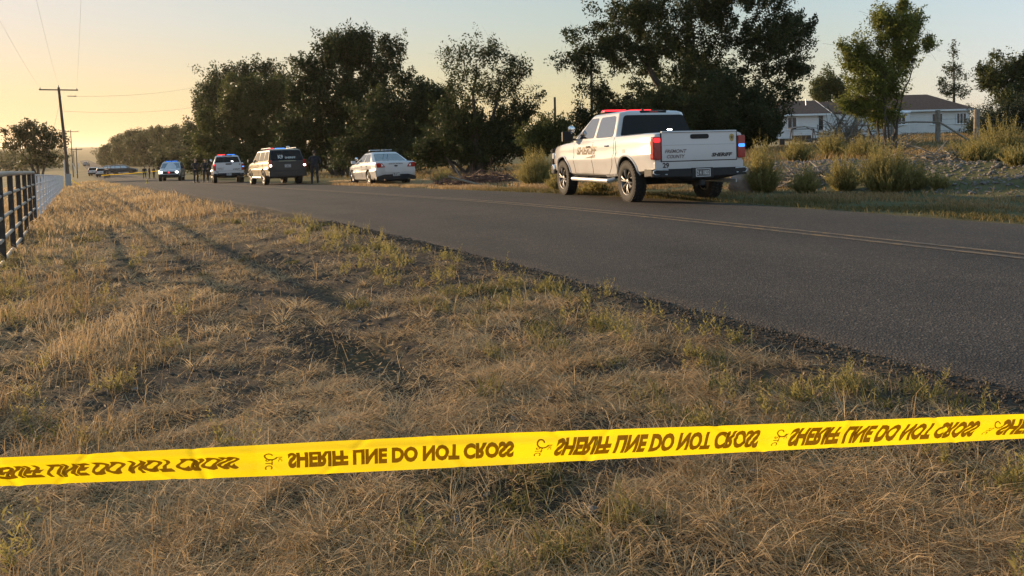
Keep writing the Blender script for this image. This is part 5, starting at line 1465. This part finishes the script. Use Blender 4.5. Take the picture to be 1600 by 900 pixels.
tree('dark dense juniper hedge tree right of the farmhouse', 1562, 56, [(1560, 185, 48, 34), (1605, 175, 40, 42), (1528, 195, 20, 22), (1570, 205, 50, 18)], 260, 130, .13, .6, 'juniper', 17, tr=.15, stems=3)
tree('wide bushy tree standing alone behind the left fence', 55, 97, [(52, 222, 42, 24), (25, 212, 24, 18), (85, 222, 24, 20), (55, 205, 34, 16), (58, 248, 32, 20), (18, 228, 16, 10), (5, 205, 12, 8), (98, 210, 12, 8), (45, 195, 10, 9)], 165, 42, .34, .8, 'leaf_far', 18, tr=.22, stems=5, twigs=4, shell=2.6, basepx=58)
tree('dark bush at the road edge left of the far parked suv', 250, 150, [(258, 255, 18, 18), (278, 250, 16, 22)], 60, 90, .4, 1.2, 'leaf_far', 19, tr=.15, stems=2)
# the far grove reads as one mass
C = []; rs = np.random.RandomState(5)
for k in range(40):
    px = rs.uniform(158, 300); d = 190 + (300 - px) * .9 + rs.uniform(-10, 60)
    topy = np.interp(px, [150, 170, 200, 240, 290], [240, 215, 203, 196, 192]) + rs.uniform(0, 16)
    p = foot(px, d); zt = unproj(px, topy, d).z; w = rs.uniform(2.2, 4.2) * (.55 if px < 172 else 1)
    for j in range(34):
        z = p.z + (zt - p.z) * (.05 + .92 * rs.rand() ** .8); f = ((z - p.z) / (zt - p.z)); ww = w * math.sqrt(max(.08, 1 - (2 * f - .85) ** 2 * .75))
        C.append((p.x + rs.normal(0, ww * .55), p.y + rs.normal(0, ww * .55), min(z, zt)))
V, Q, tint = leaf_cloud(np.array(C), 60, 1.5, .62, rs)
o = np_mesh('woods', V, Q, None, M['leaf_far'], {'tint': tint}); tag(o, 'far hazy grove of trees along the right of the road', 'woods', kind='stuff')
C = []
for k in range(420):
    d = rs.uniform(260, 1400); px = rs.uniform(-60, 190); p = foot(px, d)
    s_, t_ = st(p.x, p.y)
    if abs(t_ - 7) < 9 + d * .01: continue
    h = rs.uniform(3, 9); 
    for j in range(9): C.append((p.x + rs.normal(0, h * .35), p.y + rs.normal(0, h * .35), p.z + h * rs.rand()))
V, Q, tint = leaf_cloud(np.array(C), 16, 2.2, 1.3, rs)
o = np_mesh('treeline', V, Q, None, M['leaf_far'], {'tint': tint}); tag(o, 'scattered trees and brush over the distant valley', 'trees', kind='stuff')

# ------------------------------------------------------------------ tall weeds: feathery upright clumps
def weed_clump(label, px, d, rx, h, n, seed, mat='weed', cat='weed clump', name='weed_clump', lean=.35):
    rs = np.random.RandomState(seed); base = foot(px, d); n = int(n * 1.25)
    VV = []; QQ = []; TT_ = []; cnt = 0
    for k in range(n):
        a = rs.rand() * 2 * math.pi; r0 = rs.rand() ** .7 * rx * .45; r1 = r0 + rx * (.15 + .75 * rs.rand() ** 1.3)
        hh = 1.12 * h * (1.05 - .62 * min(1, r1 / rx) ** 1.5) * rs.uniform(.55, 1.12)
        p0 = np.array([math.cos(a) * r0, math.sin(a) * r0 * .8, -.03]); p1 = np.array([math.cos(a) * r1 * 1.1, math.sin(a) * r1 * .9, hh])
        m = int(12 + hh * 24)
        t = np.linspace(.08, 1, m)[:, None]; ax = p0 + (p1 - p0) * t + np.array([math.cos(a), math.sin(a), 0]) * (.10 * rx * (t ** 2 - t)) + rs.normal(0, .010, (m, 3))
        ang = rs.rand(m) * 2 * math.pi; out = np.stack([np.cos(ang), np.sin(ang), 1.0 + 1.6 * rs.rand(m)], 1); out /= np.linalg.norm(out, axis=1)[:, None]
        L = (.05 + .09 * rs.rand(m))[:, None] * (1.3 - .95 * t); sd_2 = np.cross(out, rs.normal(0, 1, (m, 3))); sd_2 /= np.linalg.norm(sd_2, axis=1)[:, None]
        w = L * .15
        V = np.stack([ax, ax + out * L * .5 + sd_2 * w, ax + out * L, ax + out * L * .5 - sd_2 * w], 1).reshape(-1, 3)
        VV.append(V); QQ.append(np.arange(m * 4).reshape(-1, 4) + cnt); cnt += m * 4
        TT_.append(np.repeat(np.clip(.2 + .6 * t[:, 0] * rs.rand() + .3 * rs.rand(m), 0, 1), 4))
        V = np.array([p0 + [.004, 0, 0], p0 - [.004, 0, 0], p1 - [.001, 0, 0], p1 + [.001, 0, 0]]); VV.append(V); QQ.append(np.array([[0, 1, 2, 3]]) + cnt); cnt += 4; TT_.append(np.full(4, .5))
    o = np_mesh(name, np.concatenate(VV), np.concatenate(QQ), None, M[mat], {'tint': np.concatenate(TT_)})
    o.location = base
    return tag(o, label, cat)
for a in (('tall pointed weed clump just right of the pickup bumper', 1192, 18.2, .46, 1.25, 190, 1),
          ('rounded low weed clump in front of the grey boulder', 1258, 17.6, .36, .62, 120, 2),
          ('leafy weed clump left of the largest weed clump on the bank', 1318, 17.8, .42, .78, 150, 3),
          ('largest yellow green weed clump below the bright green tree', 1385, 16.9, .62, 1.12, 300, 4),
          ('weed clump leaning right beside the largest weed clump', 1425, 16.8, .42, .66, 150, 5),
          ('small weed tuft at the foot of the grey dirt bank', 1466, 16.4, .26, .36, 60, 6),
          ('broad tall weed clump at the right end of the dirt bank', 1565, 19.0, .75, 1.15, 260, 7),
          ('weed clump growing on top of the bank near the right edge', 1530, 18.2, .5, .62, 130, 8),
          ('low weed clump at the right edge below the broad tall clump', 1592, 16.6, .4, .5, 90, 9),
          ('weed clump behind the sticks on the bank', 1248, 23.0, .5, .75, 120, 10),
          ('weed clump standing behind the tangle of dead branches', 1300, 25.0, .6, .95, 150, 11),
          ('weed clump behind the leaf shade of the bright green tree', 1350, 24.0, .6, .8, 150, 12),
          ('pale weed clump between the two thick yard fence posts', 1500, 23.0, .5, .55, 100, 13),
          ('pale rounded shrub standing between brush pile and pickup front', 836, 27.0, .72, 1.22, 380, 14),
          ('small weed clump in front of the pickup push bumper', 872, 22.5, .38, .72, 100, 15),
          ('low weed clump under the pickup side step', 930, 20.0, .45, .40, 90, 17),
          ('dull weed clump against the dark trees right of the sedan', 690, 31.5, .55, .75, 120, 16)):
    weed_clump(*a)

# ------------------------------------------------------------------ grass
def blades(name, label, x, y, h, w, lean, ang, tint, mat, cat='grass', z0=None, curl=.35, lie=.55):
    n = len(x); z = z_ground(x, y) if z0 is None else z0
    d = np.stack([np.cos(ang), np.sin(ang), np.zeros(n)], 1); sd_2 = np.stack([-np.sin(ang), np.cos(ang), np.zeros(n)], 1)
    rs = np.random.RandomState(n % 9999)
    # blades are seen from any side: turn the flat side about the stem
    tw_ = rs.rand(n) * math.pi; wd = sd_2 * np.cos(tw_)[:, None] + d * np.sin(tw_)[:, None] * .9
    B = np.stack([x, y, z - .012], 1)
    l1 = np.minimum(lean * lie, 1.02); l2 = np.minimum(lean + curl, 1.45)
    m = B + (d * np.sin(l1 * 1.5708)[:, None] + np.array([0, 0, 1]) * np.cos(l1 * 1.5708)[:, None]) * (h * .55)[:, None]
    t = m + (d * np.sin(l2 * 1.5708)[:, None] + np.array([0, 0, 1]) * np.cos(l2 * 1.5708)[:, None]) * (h * .5)[:, None]
    m[:, 2] = np.maximum(m[:, 2], z + .004); t[:, 2] = np.maximum(t[:, 2], z + .004)
    hw = (wd * w[:, None] * .5)
    V = np.stack([B - hw, B + hw, m - hw * .8, m + hw * .8, t], 1).reshape(-1, 3)
    k = np.arange(n) * 5
    Q = np.stack([k, k + 1, k + 3, k + 2], 1); T3 = np.stack([k + 2, k + 3, k + 4], 1)
    o = np_mesh(name, V, Q, T3, M[mat], {'tint': np.repeat(np.clip(tint, 0, 1), 5)})
    return tag(o, label, cat, kind='stuff')
def scatter(n, rmin, rmax, a0, a1, p, rs):
    """random ground points, thinning out with distance"""
    u = rs.rand(n); p = p + 1e-3
    r = (rmin ** (1 - p) + u * (rmax ** (1 - p) - rmin ** (1 - p))) ** (1 / (1 - p))
    a = R(a0) + rs.rand(n) * R(a1 - a0)
    return r * np.sin(a), r * np.cos(a), r
rs = np.random.RandomState(12)
def keep(m, *arrs): return [a[m] for a in arrs]
def tread_clear(x, y):
    k = np.ones(len(x))
    for (cx, cy, ang, ln, wd) in TREADS:
        dx = x - cx; dy = y - cy; a = dx * math.cos(ang) + dy * math.sin(ang); b_ = -dx * math.sin(ang) + dy * math.cos(ang)
        k *= 1 - .80 * sstep(ln * 1.25, ln * .8, np.abs(a)) * sstep(wd * 1.5, wd * .8, np.abs(b_))
    return k
# 1 matted straw over the verge
x, y, r = scatter(900000, 1.6, 34, -46, 44, 1.15, rs)
s_, t_ = st(x, y)
cl = fbm(x * 2.6, y * 2.6, 61, 3); cov = fbm(x * .62 + 3, y * .62, 62, 3)
m = (t_ > -6) & (t_ < 3.55 - .25 * rs.rand(len(x))) & (s_ > -4) & (rs.rand(len(x)) < sstep(.42, .58, cov * .5 + cl * .5) * tread_clear(x, y) + .025)
x, y, r, cl, cov, t_ = keep(m, x, y, r, cl, cov, t_); n = len(x)
q_ang = fbm(x * 2.2, y * 2.2, 63) * 18 + rs.normal(0, 1.3, n)
blades('straw_litter', 'matted dry straw lying over the verge', x, y, (.035 + .12 * rs.rand(n) ** 2) * (.7 + .6 * cl), .0012 + .00042 * r + .0008 * rs.rand(n) + .0022 * (rs.rand(n) > .93), np.clip(.90 + .16 * rs.normal(0, 1, n), .2, 1.05), q_ang, .50 + .5 * rs.rand(n) + .6 * (cov - .5), 'straw', z0=z_ground(x, y) + .045 * rs.rand(n) * cl, curl=.12, lie=.98)
# 2 standing dry grass, thick down the left and middle of the verge
x, y, r = scatter(420000, 1.7, 60, -46, 40, 1.1, rs)
s_, t_ = st(x, y); cl = fbm(x * 1.9 + 9, y * 1.9, 71, 3); zone = np.exp(-((t_ + .9 + .35 * np.sin(s_ * .6)) / .95) ** 2) + .30 * sstep(8, 16, s_)
m = (t_ > -14) & (t_ < 3.45) & (s_ > -3) & (rs.rand(len(x)) < np.clip(zone, 0, 1) * sstep(.42, .62, cl) * tread_clear(x, y) + .006)
x, y, r, cl, s_, t_ = keep(m, x, y, r, cl, s_, t_); n = len(x)
gr = fbm(x * .5 + 50, y * .5, 72, 3)
blades('dry_grass', 'standing dry grass and seed heads along the verge', x, y, (.07 + .20 * rs.rand(n) ** 1.4) * (.55 + .9 * cl), .0013 + .00042 * r, np.clip(.18 + .22 * np.abs(rs.normal(0, 1, n)), 0, .9), rs.rand(n) * 6.283, .36 + .45 * rs.rand(n) + .9 * (gr - .5), 'straw')
# tussocks: coarse pale stalks fanning out of separate crowns
x, y, r = scatter(5200, 1.7, 26, -46, 44, 1.0, rs); s_, t_ = st(x, y); g = fbm(x * .7 + 5, y * .7, 76, 3)
m = (t_ < 3.2) & (t_ > -5) & (s_ > -3) & (rs.rand(len(x)) < sstep(.40, .62, g) + .08); x, y, r, t_, g = keep(m, x, y, r, t_, g)
k = 38; c0 = np.repeat(np.arange(len(x)), k); n = len(c0); ra = rs.rand(n) * 6.283; rd = np.abs(rs.normal(0, .045, n))
big = (.6 + .8 * rs.rand(len(x)))[c0]; tone = (.30 * rs.normal(0, 1, len(x)))[c0]
bx = x[c0] + np.cos(ra) * rd; by = y[c0] + np.sin(ra) * rd
blades('grass_tussocks', 'coarse pale tussocks of dead grass on the verge', bx, by, (.05 + .13 * rs.rand(n) ** 1.3) * big, .0019 + .0005 * r[c0] + .0012 * rs.rand(n), np.clip(.45 + .40 * rs.rand(n) + rd * 2, 0, 1), ra + rs.normal(0, .5, n), .60 + .3 * rs.rand(n) + tone, 'straw', curl=.25, lie=.85)
# 3 low green rosettes and spikes
x, y, r = scatter(1200, 1.8, 30, -46, 42, 1.0, rs)
s_, t_ = st(x, y); g = fbm(x * .8 + 31, y * .8 + 7, 81, 3)
near_edge = np.exp(-((t_ - 3.0) / .5) ** 2)
m = (t_ > -5) & (t_ < 3.6) & (s_ > -3) & (rs.rand(len(x)) < sstep(.54, .70, g) * .8 + .35 * near_edge)
x, y, r, t_ = keep(m, x, y, r, t_); k = 46
bx = np.repeat(x, k) + rs.normal(0, .055, len(x) * k); by = np.repeat(y, k) + rs.normal(0, .055, len(x) * k); br = np.repeat(r, k); n = len(bx)
hh = np.repeat(.06 + .11 * rs.rand(len(x)), k) * (.5 + .7 * rs.rand(n))
blades('green_weeds', 'low green weeds and spikes on the verge and road edge', bx, by, hh, .004 + .0008 * br, np.clip(.25 + .35 * rs.rand(n), 0, 1), rs.rand(n) * 6.283, np.repeat(rs.rand(len(x)), k) * .6 + .4 * rs.rand(n), 'green_blade', 'weeds')
# 4 upright feathery weeds at the road edge and in the left verge
VV = []; QQ = []; TTn = []; cnt = 0
for k in range(640):
    if k < 130: s0 = rs.uniform(.2, 16) * (rs.rand() * .5 + .5); t0 = 3.1 + rs.normal(0, .35)
    else: s0 = rs.uniform(1.0, 24) ** 1.0; t0 = rs.uniform(-3.0, .9) if k < 330 else rs.normal(-1.0 - .04 * s0, .55)
    if t0 > 3.62: continue
    x0, y0 = xy(s0, t0)
    if y0 < 1.9: continue
    z0 = gz(x0, y0); big = rs.uniform(.10, .26) * (1.0 if k < 330 else 1.35) * (.85 if k < 130 else .75)
    for j in range(rs.randint(3, 9)):
        a = rs.rand() * 6.283; hh = big * rs.uniform(.6, 1.25); p0 = np.array([x0 + rs.normal(0, .04), y0 + rs.normal(0, .04), z0 - .01]); p1 = p0 + np.array([math.cos(a) * hh * .35, math.sin(a) * hh * .35, hh])
        mN = 22; t = np.linspace(.15, 1, mN)[:, None]; ax = p0 + (p1 - p0) * t
        ang = rs.rand(mN) * 6.283; out = np.stack([np.cos(ang), np.sin(ang), .6 + .8 * rs.rand(mN)], 1); out /= np.linalg.norm(out, axis=1)[:, None]
        Ln = (.018 + .025 * rs.rand(mN))[:, None] * (1.3 - .8 * t); sd_2 = np.cross(out, rs.normal(0, 1, (mN, 3))); sd_2 /= np.linalg.norm(sd_2, axis=1)[:, None]
        V = np.stack([ax, ax + out * Ln * .5 + sd_2 * Ln * .13, ax + out * Ln, ax + out * Ln * .5 - sd_2 * Ln * .13], 1).reshape(-1, 3)
        VV.append(V); QQ.append(np.arange(mN * 4).reshape(-1, 4) + cnt); cnt += mN * 4; TTn.append(np.repeat(.2 + .7 * rs.rand(mN) * t[:, 0] + .1, 4))
o = np_mesh('roadside_weeds', np.concatenate(VV), np.concatenate(QQ), None, M['weed'], {'tint': np.concatenate(TTn)}); tag(o, 'feathery upright weeds along the verge', 'weeds', kind='stuff')
# 5 far shoulder grass
n0 = 120000; s_ = rs.uniform(-9, 44, n0); t_ = 11.0 + rs.rand(n0) ** 1.0 * 5.2 - .12 * rs.rand(n0); x, y = xy(s_, t_); g = fbm(s_ * .7, t_ * 1.2, 91, 3)
m = rs.rand(n0) < sstep(.28, .55, g) * np.where(t_ > 15.2, .12, 1.0)
x, y, s_, t_, g = keep(m, x, y, s_, t_, g); n = len(x); r = np.hypot(x, y)
gold = sstep(18, 26, s_) * .5 + .25 * sstep(12.3, 13.4, t_)
blades('shoulder_grass', 'short grass on the far shoulder of the road', x, y, (.05 + .09 * rs.rand(n)) * (.6 + .8 * g) * (1 + .6 * gold), .006 + .0006 * r, .15 + .35 * rs.rand(n), rs.rand(n) * 6.283, .05 + .25 * rs.rand(n) + gold, 'straw')
# 6 yard and field grass
x, y, r = scatter(150000, 18, 130, -48, 46, 1.0, rs); s_, t_ = st(x, y); g = fbm(x * .25, y * .25, 95, 3)
m = ((t_ > 16) & ~((s_ < 17) & (t_ < 20.5) & (rs.rand(len(x)) > .15)) | ((t_ < 3.2) & (t_ > -70))) & (rs.rand(len(x)) < sstep(.3, .6, g) + .15)
x, y, r, t_, g = keep(m, x, y, r, t_, g); n = len(x)
blades('meadow_grass', 'thin grass over the yard and the fields', x, y, (.10 + .22 * rs.rand(n)) * (.5 + g), .006 + .0007 * r, .1 + .4 * rs.rand(n), rs.rand(n) * 6.283, .18 + .3 * rs.rand(n) + .35 * (t_ < 4) + .5 * (g - .5), 'straw')
q = MB(); nv = 0
for k in range(7000):
    rr = 1.7 + 9 * rs.rand() ** 1.5; a = R(rs.uniform(-45, 42)); x0, y0 = rr * math.sin(a), rr * math.cos(a); ss, tt = st(x0, y0)
    if tt > 3.6 or tt < -4: continue
    rad = (.003 + .011 * rs.rand() ** 2.5) * (1 + rr * .08); z0 = gz(x0, y0) + rad * .25
    q.add([(x0 + rad * a_ * rs.uniform(.6, 1.5), y0 + rad * b__ * rs.uniform(.6, 1.5), z0 + rad * c_ * .8) for a_, b__, c_ in ico], icf)
tag(q.build('soil_clods', M['clod'], None, smooth=False), 'crumbled soil clods on the bare patches of the verge', 'soil', kind='stuff')
n = 26000; x, y, r = scatter(n, 1.6, 22, -46, 44, 1.0, rs); s_, t_ = st(x, y)
m = (t_ < 3.5) & (t_ > -5); x, y, r = keep(m, x, y, r); n = len(x); z = z_ground(x, y) + .004 + .02 * rs.rand(n)
a = rs.rand(n) * 6.283; Ln = (.012 + .03 * rs.rand(n)); W = .0008 + .0022 * rs.rand(n) ** 2 + .0003 * r; tl2 = rs.normal(0, .35, n)
d_ = np.stack([np.cos(a) * np.cos(tl2), np.sin(a) * np.cos(tl2), np.sin(tl2)], 1); e_ = np.stack([-np.sin(a), np.cos(a), rs.normal(0, .4, n)], 1); P = np.stack([x, y, z], 1)
V = np.stack([P - d_ * Ln[:, None], P + e_ * W[:, None], P + d_ * Ln[:, None], P - e_ * W[:, None]], 1).reshape(-1, 3)
o = np_mesh('plant_litter', V, np.arange(n * 4).reshape(-1, 4), None, M['straw'], {'tint': np.repeat(np.clip(.25 + .85 * rs.rand(n), 0, 1), 4)}); tag(o, 'broken stems and dry leaf bits on the verge', 'litter', kind='stuff')
# small twigs and pebbles in the foreground
q = MB()
for k in range(260):
    rr = 1.9 + 7 * rs.rand() ** 1.6; a = R(rs.uniform(-44, 30)); x0, y0 = rr * math.sin(a), rr * math.cos(a); ss, tt = st(x0, y0)
    if tt > 3.4: continue
    z0 = gz(x0, y0); 
    if k % 3:
        rad = rs.uniform(.006, .022); q.add([(x0 + rad * a_ * rs.uniform(.7, 1.4), y0 + rad * b__ * rs.uniform(.7, 1.4), z0 + rad * (c_ * .7 + .3)) for a_, b__, c_ in ico], icf)
    else:
        b0 = rs.rand() * 6.283; ln = rs.uniform(.06, .2); q.tube([(x0, y0, z0 + .01), (x0 + math.cos(b0) * ln * .5, y0 + math.sin(b0) * ln * .5, z0 + .025), (x0 + math.cos(b0 + .3) * ln, y0 + math.sin(b0 + .3) * ln, z0 + .012)], [.003, .0025, .0015], 4)
tag(q.build('ground_litter', M['stone'], None, smooth=False), 'pebbles and twigs on the bare soil', 'litter', kind='stuff')

# ------------------------------------------------------------------ haze: warm evening air
hb = MB(); hb.box((0, 3000, 20), (16500, 15500, 120))
m = bpy.data.materials.new('haze_air'); m.use_nodes = True; nt = m.node_tree; nt.nodes.clear()
out = nt.nodes.new('ShaderNodeOutputMaterial'); pv = nt.nodes.new('ShaderNodeVolumePrincipled')
pv.inputs['Color'].default_value = (1.0, 0.90, 0.74, 1); pv.inputs['Density'].default_value = 0.00011; pv.inputs['Anisotropy'].default_value = 0.4
nt.links.new(pv.outputs[0], out.inputs['Volume'])
if HAZE: tag(hb.build('haze', m, None, smooth=False), 'thin warm evening haze', 'haze', kind='stuff')
